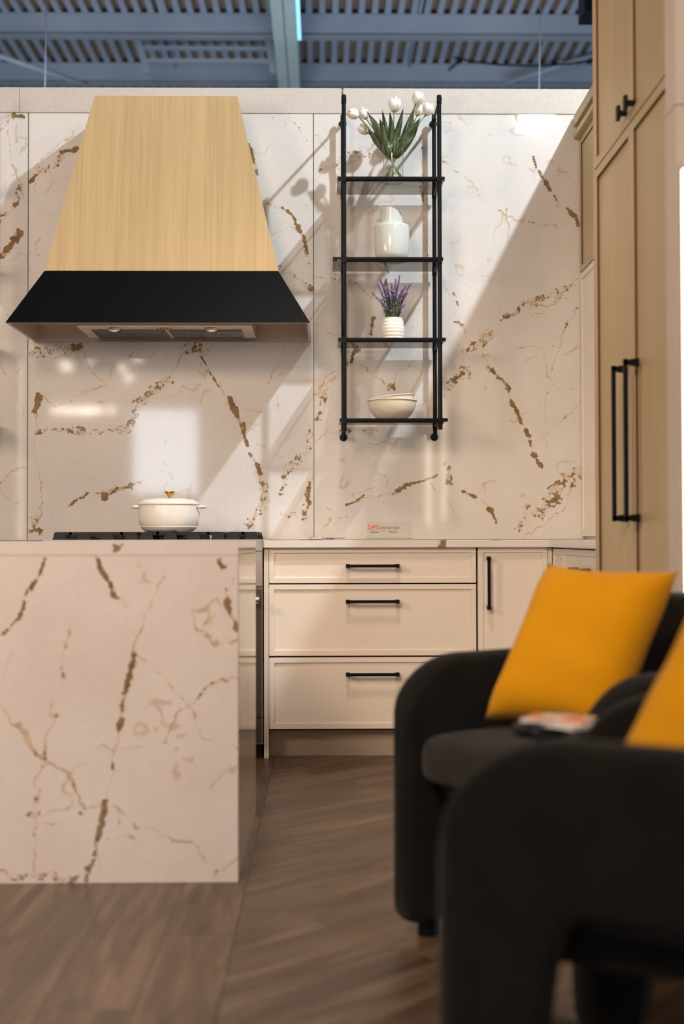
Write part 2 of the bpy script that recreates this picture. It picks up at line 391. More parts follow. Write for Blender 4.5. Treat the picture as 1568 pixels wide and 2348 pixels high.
    for nm, fld in (('gold', gold), ('thin', thin)):
        a = me.attributes.new(nm, 'FLOAT', 'POINT')
        a.data.foreach_set('value', np.concatenate([fld.ravel() * 100, np.full(8, 9.0)]).astype(np.float32))
    me.materials.append(mat)
    o = bpy.data.objects.new(name, me); C.objects.link(o)
    if parent is not None: o.parent = parent; ORG[o.name] = tuple(org)
    else: o.location = org
    return o
# ------------------------------------------------------------------ the setting
YW = 5.96            # face of the stone wall
YF = 5.32            # face of the base units
ZC = 0.913           # worktop height
struct(bx(-7, 7, -6, 26, -0.05, 0.0).build('floor', M['floor']))
struct(bx(-4.2, 1.90, YW + .021, YW + 0.14, 0, 3.057).build('wall_back', M['linen']))
ztop = 3.057; zs = at(400, 259, YW).z
struct(bx(-4.2, at(45, 200, YW).x - .001, YW - .004, YW + .02, zs, ztop - .001).build('trim_1', M['linen']))
struct(bx(at(45, 200, YW).x + .001, at(784, 200, YW).x - .002, YW - .004, YW + .02, zs, ztop - .001).build('trim_2', M['linen']))
struct(bx(at(786, 200, YW).x + .002, 1.54, YW - .004, YW + .02, zs, ztop - .001).build('trim_3', M['linen']))
WALLV = [
 ('c', 12, [(68, 412), (110, 385), (150, 352), (190, 332)]), ('g', 6, [(72, 412), (95, 395)]), ('g', 7, [(140, 348), (178, 340)]),
 ('t', 2, [(95, 368), (140, 325), (185, 292)]), ('t', 2, [(70, 470), (110, 490), (150, 505)]),
 ('g', 17, [(4, 590), (22, 565), (45, 534)]), ('c', 14, [(0, 500), (30, 480), (50, 430)]), ('c', 12, [(0, 302), (20, 272), (55, 265)]), ('g', 9, [(24, 264), (54, 268)]),
 ('t', 2, [(22, 300), (20, 350), (45, 430), (62, 470)]), ('t', 2, [(0, 690), (20, 720), (62, 735)]), ('t', 2, [(0, 840), (35, 890), (55, 950)]), ('t', 3, [(0, 1110), (30, 1080), (62, 1068)]),
 ('g', 8, [(572, 330), (580, 370), (594, 402)]), ('t', 2, [(570, 340), (600, 350), (628, 330), (660, 272), (705, 322)]),
 ('g', 9, [(645, 476), (668, 492), (688, 530)]), ('g', 6, [(696, 540), (707, 578)]), ('t', 3, [(610, 462), (648, 478), (690, 535), (708, 600), (719, 640)]), ('c', 12, [(640, 610), (680, 640), (719, 668)]),
 ('t', 2, [(720, 730), (745, 762), (772, 770)]),
 ('c', 14, [(80, 812), (130, 800), (180, 795)]), ('g', 10, [(170, 802), (185, 788)]), ('t', 2, [(185, 790), (215, 862), (244, 890), (252, 850), (330, 790)]),
 ('c', 16, [(420, 800), (450, 790), (470, 805)]), ('g', 4, [(462, 812), (480, 852), (500, 888)]), ('t', 2, [(500, 880), (512, 905), (528, 925)]),
 ('g', 13, [(525, 918), (545, 955), (556, 985)]), ('g', 8, [(556, 985), (568, 1020)]), ('g', 10, [(574, 1040), (590, 1068), (597, 1084)]),
 ('t', 3, [(430, 800), (385, 870), (318, 922), (290, 982)]), ('c', 18, [(385, 870), (318, 922), (295, 975)]), ('c', 14, [(80, 990), (130, 985), (210, 990), (290, 985)]),
 ('g', 14, [(78, 945), (90, 908)]), ('t', 3, [(90, 905), (130, 930), (200, 895), (240, 890)]), ('t', 3, [(82, 950), (85, 1040), (92, 1090), (100, 1140), (90, 1190), (75, 1220)]),
 ('t', 2, [(95, 1148), (120, 1175), (160, 1160), (200, 1130), (240, 1130), (330, 1102)]), ('g', 5, [(160, 1162), (178, 1145), (202, 1130)]), ('g', 12, [(240, 1138), (268, 1126), (298, 1114)]), ('g', 14, [(68, 1216), (92, 1218)]), ('c', 14, [(80, 1190), (92, 1222)]),
 ('t', 2, [(597, 1084), (604, 1130), (580, 1200)]), ('c', 16, [(575, 1200), (610, 1150), (600, 1110)]), ('c', 18, [(640, 1130), (660, 1080), (700, 1040), (715, 1000)]), ('c', 14, [(640, 1180), (700, 1180), (715, 1100)]), ('g', 7, [(712, 1105), (706, 1165)]),
 ('t', 2, [(618, 880), (650, 800), (640, 784)]), ('t', 2, [(350, 1080), (380, 1075), (395, 1100)]),
 ('t', 3, [(722, 905), (745, 870), (770, 850)]), ('t', 3, [(720, 1010), (760, 990), (850, 985), (880, 965)]), ('c', 14, [(730, 960), (745, 910)]), ('c', 12, [(780, 985), (860, 990)]),
 ('g', 7, [(850, 765), (858, 728)]), ('c', 20, [(795, 840), (822, 800)]), ('g', 9, [(806, 832), (815, 805)]), ('t', 2, [(818, 835), (860, 862), (897, 886), (920, 850), (955, 820)]), ('g', 7, [(893, 880), (902, 892)]), ('g', 5, [(892, 892), (902, 880)]),
 ('t', 2, [(770, 600), (800, 640), (850, 680), (900, 690)]), ('t', 2, [(720, 640), (760, 635), (785, 650)]), ('g', 4, [(884, 606), (890, 625)]), ('g', 4, [(886, 640), (882, 660)]),
 ('t', 2, [(720, 410), (760, 390), (800, 378), (870, 320)]), ('c', 12, [(735, 400), (800, 352), (865, 355)]), ('c', 13, [(965, 420), (972, 470)]), ('g', 6, [(966, 432), (970, 462)]), ('t', 2, [(960, 300), (968, 380), (972, 540), (985, 600)]),
 ('t', 2, [(1015, 365), (1050, 398), (1080, 420), (1110, 460), (1190, 510), (1270, 520), (1300, 560), (1326, 562)]), ('t', 2, [(1160, 480), (1165, 520), (1160, 560)]),
 ('g', 9, [(1184, 262), (1189, 286)]), ('g', 6, [(1222, 362), (1227, 384)]), ('g', 8, [(1238, 395), (1250, 415), (1262, 436)]), ('g', 4, [(1264, 440), (1276, 460)]), ('g', 9, [(1300, 480), (1316, 495), (1326, 514)]), ('t', 2, [(1270, 455), (1300, 480)]),
 ('g', 5, [(1040, 672), (1052, 700)]), ('g', 7, [(1045, 738), (1062, 748)]), ('t', 3, [(1018, 640), (1040, 700), (1060, 750), (1080, 790), (1095, 800)]), ('c', 28, [(1070, 800), (1100, 790), (1120, 770)]), ('t', 3, [(1042, 790), (1080, 808), (1110, 775), (1160, 735), (1200, 690), (1260, 700), (1326, 640)]), ('c', 14, [(1150, 735), (1200, 700), (1320, 655)]),
 ('g', 9, [(1118, 840), (1140, 862), (1166, 895)]), ('t', 2, [(1095, 805), (1118, 840)]), ('g', 10, [(1172, 920), (1186, 950), (1194, 972)]), ('g', 10, [(1206, 988), (1216, 1022)]), ('g', 10, [(1222, 1036), (1240, 1068)]), ('t', 2, [(1166, 895), (1176, 925), (1200, 985), (1222, 1040)]), ('g', 9, [(1028, 880), (1062, 858)]), ('c', 20, [(1022, 900), (1070, 850)]),
 ('t', 2, [(1180, 800), (1215, 790), (1245, 800), (1262, 884), (1329, 900)]), ('t', 2, [(1326, 700), (1295, 760), (1268, 830), (1262, 884), (1245, 940), (1250, 1000)]), ('t', 2, [(1329, 920), (1290, 960), (1230, 1020)]),
 ('t', 2, [(745, 1160), (780, 1170), (830, 1140), (905, 1128), (1003, 1090)]), ('g', 12, [(905, 1130), (930, 1115), (950, 1108)]), ('g', 6, [(955, 1106), (1000, 1090)]), ('g', 5, [(795, 1158), (832, 1136)]),
 ('t', 2, [(1020, 1058), (1028, 1100), (1065, 1130), (1105, 1150), (1140, 1195)]), ('g', 7, [(1062, 1128), (1090, 1142)]), ('g', 9, [(1118, 1165), (1138, 1196)]), ('c', 14, [(1022, 1060), (1035, 1110)]),
 ('c', 32, [(1262, 1150), (1285, 1120), (1325, 1080)]), ('g', 12, [(1268, 1148), (1280, 1140)]), ('t', 2, [(1331, 1085), (1305, 1130), (1290, 1170), (1200, 1232)]), ('c', 14, [(1190, 1210), (1210, 1160), (1240, 1180)]),
 ('t', 2, [(735, 1215), (760, 1190), (800, 1190)]), ('t', 2, [(990, 1110), (1040, 1160), (1060, 1200)])]
zsl = zs - .001
xs1 = at(64, 700, YW).x; xs2 = at(719, 700, YW).x
for nm, a, b, lab in (('l', -2.30, xs1 - .002, 'narrow veined stone wall slab at the left edge, left of the hood'), ('m', xs1 + .002, xs2 - .002, 'wide gold-veined stone wall slab behind the hood and cooking pot'), ('r', xs2 + .002, 1.538, 'gold-veined stone wall slab behind the shelf of vases')):
    o = slab_mesh('backsplash_slab', a, b, ZC + .002, zsl, YW, WALLV, M['slab'], loc=((a + b) / 2, YW, ZC + .002), seed={'l': 3.0, 'm': 9.0, 'r': 21.0}[nm])
    tag(o, lab, 'wall slab', 'veined slabs on the back wall')
# right hand wall
struct(bx(1.54, 1.66, -1.0, YW + .02, 0, 3.057).build('wall_right', M['panel']))
# ------------------------------------------------------------------ roof of the hall
ZD = 7.0; HY = 1235
def ceil_Y(py, z): return (z - HC) * F / (HY - py)
yj = [ceil_Y(24, ZD), ceil_Y(139, ZD), ceil_Y(232, ZD)]
dk = MB(); pitchd = 0.152; x = -9.0; prof = []
while x < 9.0:
    prof += [(x, ZD), (x + .07, ZD), (x + .082, ZD + .09), (x + .140, ZD + .09)]; x += pitchd
for (a, za), (b, zb) in zip(prof[:-1], prof[1:]):
    dk.add([(a, 10.5, za), (b, 10.5, zb), (b, 24, zb), (a, 24, za)], [(0, 1, 2, 3)])
dk.add([(-9, 10.5, ZD + .3), (9, 10.5, ZD + .3), (9, 24, ZD + .3), (-9, 24, ZD + .3)], [(0, 1, 2, 3)])
dk_o = struct(dk.build('ceiling', M['deck'])); dk_o.data.materials.append(M['deck_lit'])
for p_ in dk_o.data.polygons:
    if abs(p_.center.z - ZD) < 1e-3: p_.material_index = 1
for k, Yj in enumerate(yj):
    j = MB(); j.box(-9, 9, Yj, Yj + .012, ZD - .26, ZD - .012); j.box(-9, 9, Yj - .05, Yj + .07, ZD - .275, ZD - .26); j.box(-9, 9, Yj - .05, Yj + .07, ZD - .014, ZD - .004)
    tag(j.build('roof_joist', M['joist'], loc=(0, Yj, ZD - .27)), ['grey steel roof joist across the top of the picture', 'grey steel roof joist just above the linen wall top', 'farthest roof joist hidden low behind the wall top'][k], 'roof beam', 'steel roof joists')
zg = 6.45
g = thing('roof_girder', 'pale green steel girder running away overhead right of the hood', 'roof beam', (-.41, 14, zg))
y0g, y1g = 11.0, 22.0
MB().box(-.535, -.415, y0g, y1g, zg, zg + .02).box(-.395, -.275, y0g, y1g, zg, zg + .02).build('flange', M['girder'], g)
MB().box(-.425, -.385, y0g, y1g, zg + .02, ZD - .28).build('web', M['joist'], g)
MB().box(-.535, -.275, y0g, y1g, ZD - .30, ZD - .278).build('flange', M['girder'], g)
tag(MB().box(-.268, -.235, 12.0, 14.0, zg + .03, zg + .06).build('light_strip', M['led_blue'], loc=(-.25, 13.0, zg + .03)), 'blue glowing light strip beside the green roof girder', 'light strip')
def rod(pts, Y, r, mat, name, lab, cat, group=None):
    P_ = [at(px, py, Yy) for (px, py), Yy in zip(pts, Y)]
    o = MB().tube(P_, r, 8).build(name, mat, smooth=True, loc=tuple(P_[-1]))
    return tag(o, lab, cat, group)
rod([(355, -20), (420, 215)], (14.0, 17.0), .018, M['joist'], 'brace_rod', 'thin grey brace rod under the roof above the wooden hood', 'brace rod')
rod([(972, -20), (926, 215)], (14.0, 17.0), .018, M['joist'], 'brace_rod', 'thin grey brace rod under the roof above the tulips', 'brace rod')
rod([(-20, 122), (200, 196)], (13.5, 14.4), .03, M['joist'], 'brace_rod', 'pale slanting brace at the top left corner of the roof', 'brace rod')
rod([(1040, 131), (1080, 141), (1150, 149), (1230, 151), (1300, 147), (1380, 135)], (14.5,) * 6, .012, M['black'], 'roof_cable', 'black cable sagging under the roof at the right', 'cable')
rod([(1060, 135), (975, 205)], (15.7, 16.8), .012, M['black'], 'brace_rod', 'dark diagonal rod below the sagging black cable', 'brace rod')
rod([(1160, 190), (1380, 120)], (15.9, 15.55), .03, M['joist'], 'brace_rod', 'rusty grey brace behind the sagging black cable', 'brace rod')
rod([(107, -30), (103, 210)], (9.0, 9.0), .004, M['joist'], 'hanging_wire', 'thin pale wire hanging at the left of the roof', 'wire', 'thin hanging wires')
rod([(1240, -30), (1236, 210)], (9.0, 9.0), .004, M['joist'], 'hanging_wire', 'thin pale wire hanging at the right of the roof', 'wire', 'thin hanging wires')
p0 = at(1340, -30, 9.5); p1 = at(1385, 28, 9.5)
sp = thing('hall_speaker', 'black box hanging from the roof beside the pantry cabinet', 'speaker', (p0.x, 9.5, p1.z))
bx(p0.x, p1.x + .05, 9.5, 9.75, p1.z, p0.z + .05).build('housing', M['black'], sp, bevel=.01)
MB().tube([(p0.x + .1, 9.62, p0.z + .04), (p0.x + .1, 9.62, 6.9)], .01, 8).build('suspension_rod', M['black'], sp)
# roof light frame under the deck on the left
rf = thing('roof_hatch_frame', 'grey steel frame hanging under the roof deck above the hood', 'roof frame', tuple(at(470, 150, 15.2)))
a0, a1 = at(312, 78, 15.0), at(340, 168, 15.0)
b0, b1 = at(612, 80, 15.0), at(628, 168, 15.0)
MB().tube([a0, a1], .05, 4).build('post', M['joist'], rf); MB().tube([b0, b1], .06, 4).build('post', M['joist'], rf)
MB().tube([at(325, 110, 15.0), at(622, 112, 15.0)], .03, 4).build('rail', M['joist'], rf)
MB().tube([at(338, 140, 15.0), at(626, 141, 15.0)], .035, 4).build('rail', M['joist'], rf)
# ------------------------------------------------------------------ range hood
yB, yM, yT = 5.42, 5.575, 5.70
hl = thing('range_hood', 'tapered pale oak range hood with a black flared base', 'range hood', (at(360, 740, YW).x, YW - .03, 1.845))
def quadloop(xl, xr, yf, z): return [(xl, yf, z), (xr, yf, z), (xr, YW - .002, z), (xl, YW - .002, z)]
T = quadloop(at(217, 219, yT).x, at(544, 221, yT).x, yT, at(380, 220, yT).z)
Mi = quadloop(at(102, 621, yM).x, at(638, 622, yM).x, yM, at(380, 621, yM).z)
Bo = quadloop(at(12, 740, yB).x, at(711, 740, yB).x, yB, at(380, 740, yB).z)
# side planes at the wall a touch wider so the sides stay plumb
MB().add(T + Mi, [(0, 1, 2, 3), (0, 4, 5, 1), (1, 5, 6, 2), (3, 2, 6, 7), (0, 3, 7, 4), (4, 7, 6, 5)]).build('oak_chimney', M['oak'], hl)
zb = Bo[0][2]; t = .012
Bi = [(Bo[0][0] + t, yB + t, zb), (Bo[1][0] - t, yB + t, zb), (Bo[2][0] - t, YW - .02, zb), (Bo[3][0] + t, YW - .02, zb)]
zu = zb + .075
Ti = [(p[0] + (.03 if i in (0, 3) else -.03), p[1] + (.035 if i < 2 else 0), zu) for i, p in enumerate(Bi)]
Mi2 = [(p[0], p[1], p[2] - .0005) for p in Mi]
MB().add(Mi2 + Bo, [(0, 1, 2, 3), (0, 4, 5, 1), (1, 5, 6, 2), (3, 2, 6, 7), (0, 3, 7, 4)]).build('flared_base', M['hood_black'], hl)
MB().add(Bo + Bi + Ti, [(0, 1, 5, 4), (1, 2, 6, 5), (2, 3, 7, 6), (3, 0, 4, 7), (4, 5, 9, 8), (5, 6, 10, 9), (6, 7, 11, 10), (7, 4, 8, 11), (8, 9, 10, 11)]).build('underside', M['steel'], hl)
xa, xb = at(175, 745, 5.50).x, at(578, 745, 5.50).x
li = MB().box(xa, xb, 5.50, 5.82, zb - .003, zu - .001).build('filter_insert', M['steel'], hl, bevel=.003)
ms = MB()
for c0, c1 in ((xa + .05, (xa + xb) / 2 - .008), ((xa + xb) / 2 + .008, xb - .05)):
    k = c0
    while k < c1: ms.box(k, k + .003, 5.60, 5.80, zb - .008, zb - .0035); k += .008
    ms.box(c0, c1, 5.592, 5.60, zb - .009, zb - .0035); ms.box(c0, c1, 5.80, 5.808, zb - .009, zb - .0035)
ms.build('filter_mesh', M['steel_dark'], hl)
for px in (262, 485):
    p = at(px, 753, 5.56)
    MB().lathe([(.001, -.010), (.022, -.009), (.028, -.004), (.030, 0)], (p.x, 5.555, zb - .003), 20).build('lamp', M['steel'], hl, smooth=True)
    MB().lathe([(.001, -.013), (.014, -.011), (.016, -.008)], (p.x, 5.555, zb - .003), 16).build('bulb', M['hood_bulb'], hl, smooth=True)
for i in range(5):
    p = at(362 + i * 7.5, 752, 5.545); MB().lathe([(.0, -.008), (.004, -.007), (.005, 0)], (p.x, 5.545, zb - .003), 10).build('button', M['brass'], hl, smooth=True)
# ------------------------------------------------------------------ cabinets
def shaker(mb, groove, x0, x1, z0, z1, y, rail=.021, dep=.006, axis='Y', th=.02):
    """slim framed front; axis Y: faces -Y at y; axis X: faces -X at x=y with x0..x1 as Y range"""
    def b(a0, a1, c0, c1, d0, d1, target=mb):
        if axis == 'Y': target.box(a0, a1, y + d0, y + d1, c0, c1)
        else: target.box(y + d0, y + d1, a0, a1, c0, c1)
    b(x0, x1, z0, z0 + rail, 0, th); b(x0, x1, z1 - rail, z1, 0, th)
    b(x0, x0 + rail, z0 + rail, z1 - rail, 0, th); b(x1 - rail, x1, z0 + rail, z1 - rail, 0, th)
    b(x0 + rail, x1 - rail, z0 + rail, z1 - rail, dep, th)
    if groove is not None:
        g_ = .0015; d_ = .0008
        b(x0 + rail, x1 - rail, z0 + rail, z0 + rail + g_, d_, dep + .001, groove); b(x0 + rail, x1 - rail, z1 - rail - g_, z1 - rail, d_, dep + .001, groove)
        b(x0 + rail, x0 + rail + g_, z0 + rail, z1 - rail, d_, dep + .001, groove); b(x1 - rail - g_, x1 - rail, z0 + rail, z1 - rail, d_, dep + .001, groove)
def X5(px, Y=YF): return at(px, 1240, Y).x
def Z5(py, Y=YF): return at(800, py, Y).z
def bar_handle(x0, x1, z, y, parent, vert=False, r=.0062):
    m = MB()
    if not vert:
        m.box(x0 + .008, x1 - .008, y - .036, y - .026, z - r, z + r)
        for xx in (x0, x1 - .016): m.box(xx, xx + .016, y - .038, y + .001, z - .0075, z + .0075)
    else:
        m.box(z - r, z + r, y - .036, y - .026, x0 + .008, x1 - .008)
        for xx in (x0, x1 - .016): m.box(z - .0075, z + .0075, y - .038, y + .001, xx, xx + .016)
    return m.build('handle', M['black'], parent, bevel=.0012)
xl, xr = X5(617), X5(1092)
du = thing('drawer_unit', 'cream three-drawer base unit with black bar handles', 'cabinet', ((xl + xr) / 2, YF + .3, 0))
zt = ZC - .034
bx(xl, xr, YF + .022, YW - .005, .115, zt).build('carcass', M['cream'], du)
bx(xl - .006, xr + .004, YF + .0205, YF + .0222, .115, zt - .001).build('shadow_gap', M['gap'], du)
bx(xl - .022, xl - .002, YF - .001, YW - .005, 0, zt).build('end_panel', M['cream'], du, bevel=.001)
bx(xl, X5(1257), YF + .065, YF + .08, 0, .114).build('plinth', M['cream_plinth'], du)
for (t_, b_, hy) in ((1256, 1337, 1298), (1340, 1503.5, 1380), (1507.5, 1671, 1547.5)):
    m = MB(); shaker(m, None, xl, xr - .002, Z5(b_), Z5(t_), YF)
    d = m.build('drawer_front', M['cream'], du, bevel=.0008)
    hz = at(800, hy, YF - .035).z
    bar_handle(at(793, hy, YF - .035).x, at(916, hy, YF - .035).x, hz, YF, d)
xd0, xd1 = X5(1095.5), X5(1255)
cu = thing('corner_base_unit', 'cream single-door base unit beside the inner corner', 'cabinet', ((xd0 + xd1) / 2, YF + .3, 0))
bx(xd0, .96, YF + .022, YW - .005, .115, zt).build('carcass', M['cream'], cu)
bx(xd0 - .001, xd1 + .006, YF + .0205, YF + .0222, .115, zt - .001).build('shadow_gap', M['gap'], cu)
m = MB(); shaker(m, None, xd0, xd1, Z5(1671), Z5(1256), YF); d = m.build('door', M['cream'], cu, bevel=.0008)
bar_handle(at(800, 1399, YF - .035).z, at(800, 1277, YF - .035).z, at(1121.5, 1340, YF - .035).x, YF, d, vert=True)
bx(xd1 + .002, .966, YF + .002, YF + .018, .115, zt).build('filler', M['cream'], cu)
# right run base units
XR = .968
ru = thing('side_drawer_unit', 'cream drawer unit on the right run, mostly behind the yellow cushion', 'cabinet', (XR + .3, 4.7, 0))
bx(XR + .022, 1.535, 4.27, YF - .02, .115, zt).build('carcass', M['cream'], ru)
bx(XR + .0205, XR + .0222, 4.27, YF - .001, .115, zt - .001).build('shadow_gap', M['gap'], ru)
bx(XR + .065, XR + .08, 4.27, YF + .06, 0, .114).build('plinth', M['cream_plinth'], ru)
for (z0, z1) in ((.12, .42), (.425, .722), (.727, zt - .003)):
    m = MB(); shaker(m, None, 4.275, 5.10, z0, z1, XR, axis='X'); d = m.build('drawer_front', M['cream'], ru, bevel=.0008)
    zz = (z0 + z1) / 2
    h = MB(); h.box(XR - .036, XR - .026, 4.58, 4.80, zz - .006, zz + .006)
    for yy in (4.575, 4.789): h.box(XR - .038, XR + .001, yy, yy + .016, zz - .0075, zz + .0075)
    h.build('handle', M['black'], d)
m = MB(); shaker(m, None, 5.104, YF - .002, .12, zt - .003, XR, axis='X'); m.build('filler_door', M['cream'], ru)
# worktop (L shape)
xw = X5(604)
wt = MB().prism([(xw, YF - .022), (.925, YF - .022), (.948, YF - .045), (.948, 4.262), (1.538, 4.262), (1.538, YW - .002), (xw, YW - .002)], ZC - .031, ZC, 'XY')
tag(wt.build('worktop', M['stone_plain'], bevel=.0015, loc=(.3, YF, ZC - .031)), 'pale stone worktop over the cream drawers, turning the corner', 'worktop')
# pantry
XT = .92
yf_, ys_, yn_ = 4.235, 3.735, 3.245
pa = thing('pantry_cabinet', 'tall oak pantry cabinet with black bar handles', 'cabinet', (XT + .3, 3.75, 0))
bx(XT + .022, 1.535, yn_ - .005, yf_ + .02, .10, 3.02).build('carcass', M['oak_pantry'], pa)
bx(XT, XT + .022, yf_ + .002, yf_ + .02, 0, 3.02).build('end_panel', M['oak_pantry'], pa)
bx(XT + .0205, XT + .0223, yn_ - .004, yf_ + .002, .11, 3.02).build('shadow_gap', M['oak_groove'], pa)
bx(XT + .06, XT + .08, yn_ - .004, yf_ + .02, 0, .10).build('plinth', M['oak_pantry'], pa)
zsp = at(1369, 391, yf_).z
for (z0, z1, up) in ((.11, zsp - .003, 0), (zsp + .003, 3.01, 1)):
    for (y0, y1, far) in ((ys_ + .002, yf_, 1), (yn_, ys_ - .002, 0)):
        m = MB(); gr = MB(); shaker(m, gr, y0, y1, z0, z1, XT, rail=.030, dep=.0085, axis='X')
        d = m.build('door', M['oak_pantry'], pa, bevel=.0008); gr.build('bead', M['oak_groove'], d)
        if up:
            yy = ys_ + (.045 if far else -.045); zz = zsp + .040
            k = MB(); k.box(XT - .022, XT + .001, yy - .007, yy + .007, zz - .008, zz + .008); k.box(XT - .032, XT - .021, yy - .011, yy + .011, zz - .022, zz + .022)
            k.build('knob', M['black'], d, bevel=.0015)
        else:
            yy = ys_ + (.075 if far else -.075)
            zA, zB = at(1412, 1200, 3.75).z, at(1440, 828, 3.75).z
            if far: zA, zB = HC + (1235 - 1197) * (yy / F), HC + (1235 - 838) * (yy / F)
            else: zA, zB = HC + (1235 - 1197) * (yy / F), HC + (1235 - 822) * (yy / F)
            h = MB(); h.box(XT - .045, XT - .033, yy - .007, yy + .007, zA, zB)
            for a_ in (zA, zB - .02): h.prism([(XT - .045, a_ + .004), (XT + .001, a_ - .003), (XT + .001, a_ + .023), (XT - .045, a_ + .016)], yy - .007, yy + .007)
            h.build('handle', M['black'], d, bevel=.0012)
# wall cabinets in the corner
XA = at(1331, 900, YW).x
ag = thing('counter_cupboard', 'tall cream cupboard standing on the worktop in the corner', 'cabinet', (XA + .15, 5.1, ZC))
zgA, zgB = at(1332, 1230, YW).z, at(1329, 628, YW).z
bx(XA + .021, 1.535, 4.26, YW - .003, ZC + .001, zgB).build('carcass', M['cream'], ag)
for y0, y1 in ((4.265, 5.11), (5.115, YW - .006)):
    m = MB(); shaker(m, None, y0, y1, zgA, zgB - .002, XA, rail=.03, axis='X'); m.build('door', M['cream'], ag, bevel=.0008)
wc = thing('wall_cabinet', 'oak wall cabinet with crown moulding above the cream cupboard', 'cabinet', (XA + .15, 5.1, zgB))
zcT, zcL = at(1314, 268, YW).z, at(1314, 320, YW).z
bx(XA + .021, 1.535, 4.26, YW - .006, zgB + .001, zcT - .01).build('carcass', M['oak_pantry'], wc)
for y0, y1 in ((4.265, 5.11), (5.115, YW - .008)):
    m = MB(); gr = MB(); shaker(m, gr, y0, y1, zgB + .004, zcL - .003, XA, rail=.03, axis='X'); d = m.build('door', M['oak_pantry'], wc, bevel=.0008); gr.build('bead', M['oak_groove'], d)
MB().box(XA - .028, XA + .03, 4.26, YW - .008, zcT - .05, zcT).box(XA - .002, XA + .03, 4.26, YW - .008, zcL + .02, zcT - .05).box(XA - .028, XA + .03, 4.26, YW - .008, zcL, zcL + .025).build('crown_moulding', M['oak_pantry'], wc, bevel=.001)
# end panel beside pantry with light strip
XP = .888; ype = XP * F / 820
zse = at(1525, 273, 3.25).z
struct(MB().box(XP, 1.538, ype, 3.238, 0, zse - .0015).build('trim_4', M['panel']))
struct(MB().box(XP, 1.538, ype, 3.238, zse + .0015, 3.03).build('trim_5', M['panel']))
def led(x, y, z0, z1, lab, sx=.02):
    l = thing('light_strip', lab, 'light strip', (x, y, z0))
    bx(x - sx / 2 - .004, x + sx / 2 + .004, y + .001, y + .012, z0 - .01, z1 + .01).build('channel', M['steel'], l)
    bx(x - sx / 2, x + sx / 2, y - .006, y + .001, z0, z1).build('diffuser', M['led'], l)
led(XP + .024, ype - .014, .30, 1.84, 'warm glowing vertical light strip at the right picture edge', .026)
# ------------------------------------------------------------------ island
XI = at(546, 1300, 3.41).x; yI0 = 3.41; yI1 = at(589, 1850, 4.3).y
ISV = [('g', 8, [(100, 1280), (90, 1320), (60, 1365)]), ('g', 7, [(55, 1375), (45, 1420), (12, 1450)]), ('t', 3, [(12, 1450), (0, 1452)]),
 ('g', 10, [(225, 1278), (240, 1320), (262, 1362)]), ('t', 3, [(262, 1365), (298, 1395)]), ('t', 3, [(395, 1285), (385, 1330), (345, 1380), (325, 1430), (305, 1500)]),
 ('g', 13, [(306, 1500), (296, 1560)]), ('g', 17, [(294, 1562), (280, 1605), (276, 1640)]), ('g', 9, [(275, 1645), (271, 1672)]), ('t', 2, [(271, 1672), (265, 1760), (243, 1838)]), ('g', 8, [(262, 1752), (258, 1762)]),
 ('g', 13, [(242, 1840), (232, 1890)]), ('g', 9, [(230, 1890), (222, 1925)]), ('g', 13, [(220, 1930), (215, 1965), (195, 2014)]),
 ('g', 12, [(515, 1350), (525, 1400), (541, 1442)]), ('g', 9, [(504, 1278), (512, 1300)]), ('t', 4, [(440, 1395), (500, 1378), (520, 1392)]), ('t', 4, [(440, 1395), (460, 1440), (500, 1480), (540, 1460)]), ('t', 4, [(445, 1400), (480, 1385), (470, 1440)]),
 ('t', 3, [(310, 1490), (380, 1560), (430, 1620), (470, 1690), (543, 1712)]), ('t', 3, [(430, 1620), (400, 1660), (380, 1700)]), ('t', 3, [(430, 1620), (480, 1570), (520, 1560)]),
 ('t', 4, [(0, 1600), (50, 1680), (100, 1742), (150, 1760), (170, 1810), (200, 1850), (240, 1845)]), ('t', 2, [(100, 1742), (75, 1850), (82, 1965), (75, 2010)]), ('t', 2, [(165, 1430), (130, 1600), (100, 1742)]), ('t', 4, [(80, 1886), (130, 1890)]),
 ('t', 4, [(245, 1850), (285, 1870), (300, 1890), (360, 1900), (400, 1930), (450, 1940), (475, 1985)]), ('t', 4, [(245, 1930), (275, 1920), (310, 1925)]), ('t', 4, [(270, 1860), (262, 1900), (300, 1920)]), ('t', 3, [(495, 2015), (540, 1965)]), ('c', 12, [(0, 1995), (40, 2012), (100, 2014), (170, 2012)]), ('g', 6, [(188, 1860), (192, 1866)]),
 ('g', 9, [(262, 1250), (274, 1258)]), ('g', 8, [(280, 1248), (262, 1260)]), ('t', 2, [(30, 1500), (0, 1560)])]
isl = thing('kitchen_island', 'veined stone kitchen island with a waterfall front', 'kitchen island', (-1.0, 3.9, 0))
yI1 = 4.30; XL = -2.4; zIs = ZC + .001 - 0.037
slab_mesh('front_panel', XL, XI - .0005, .001, zIs - .0008, yI0, ISV, M['slab_island'], isl, seed=50.0)
bx(XI - .02, XI, yI0 + .0205, yI1, .001, zIs - .001).build('side_panel', M['stone_plain'], isl)
bx(XL, XI - .021, yI0 + .021, yI1 - .002, .08, zIs - .001).build('carcass', M['cream'], isl)
iw = thing('island_worktop', 'thick veined stone top of the kitchen island', 'worktop', (-1.0, 3.9, zIs))
slab_mesh('front_edge', XL, XI, zIs, ZC + .001, yI0 - .0012, ISV, M['slab_island'], iw, seed=50.0, thick=.01)
bx(XL, XI, yI0 + .009, yI1, zIs, ZC + .001).build('top', M['stone_plain'], iw)
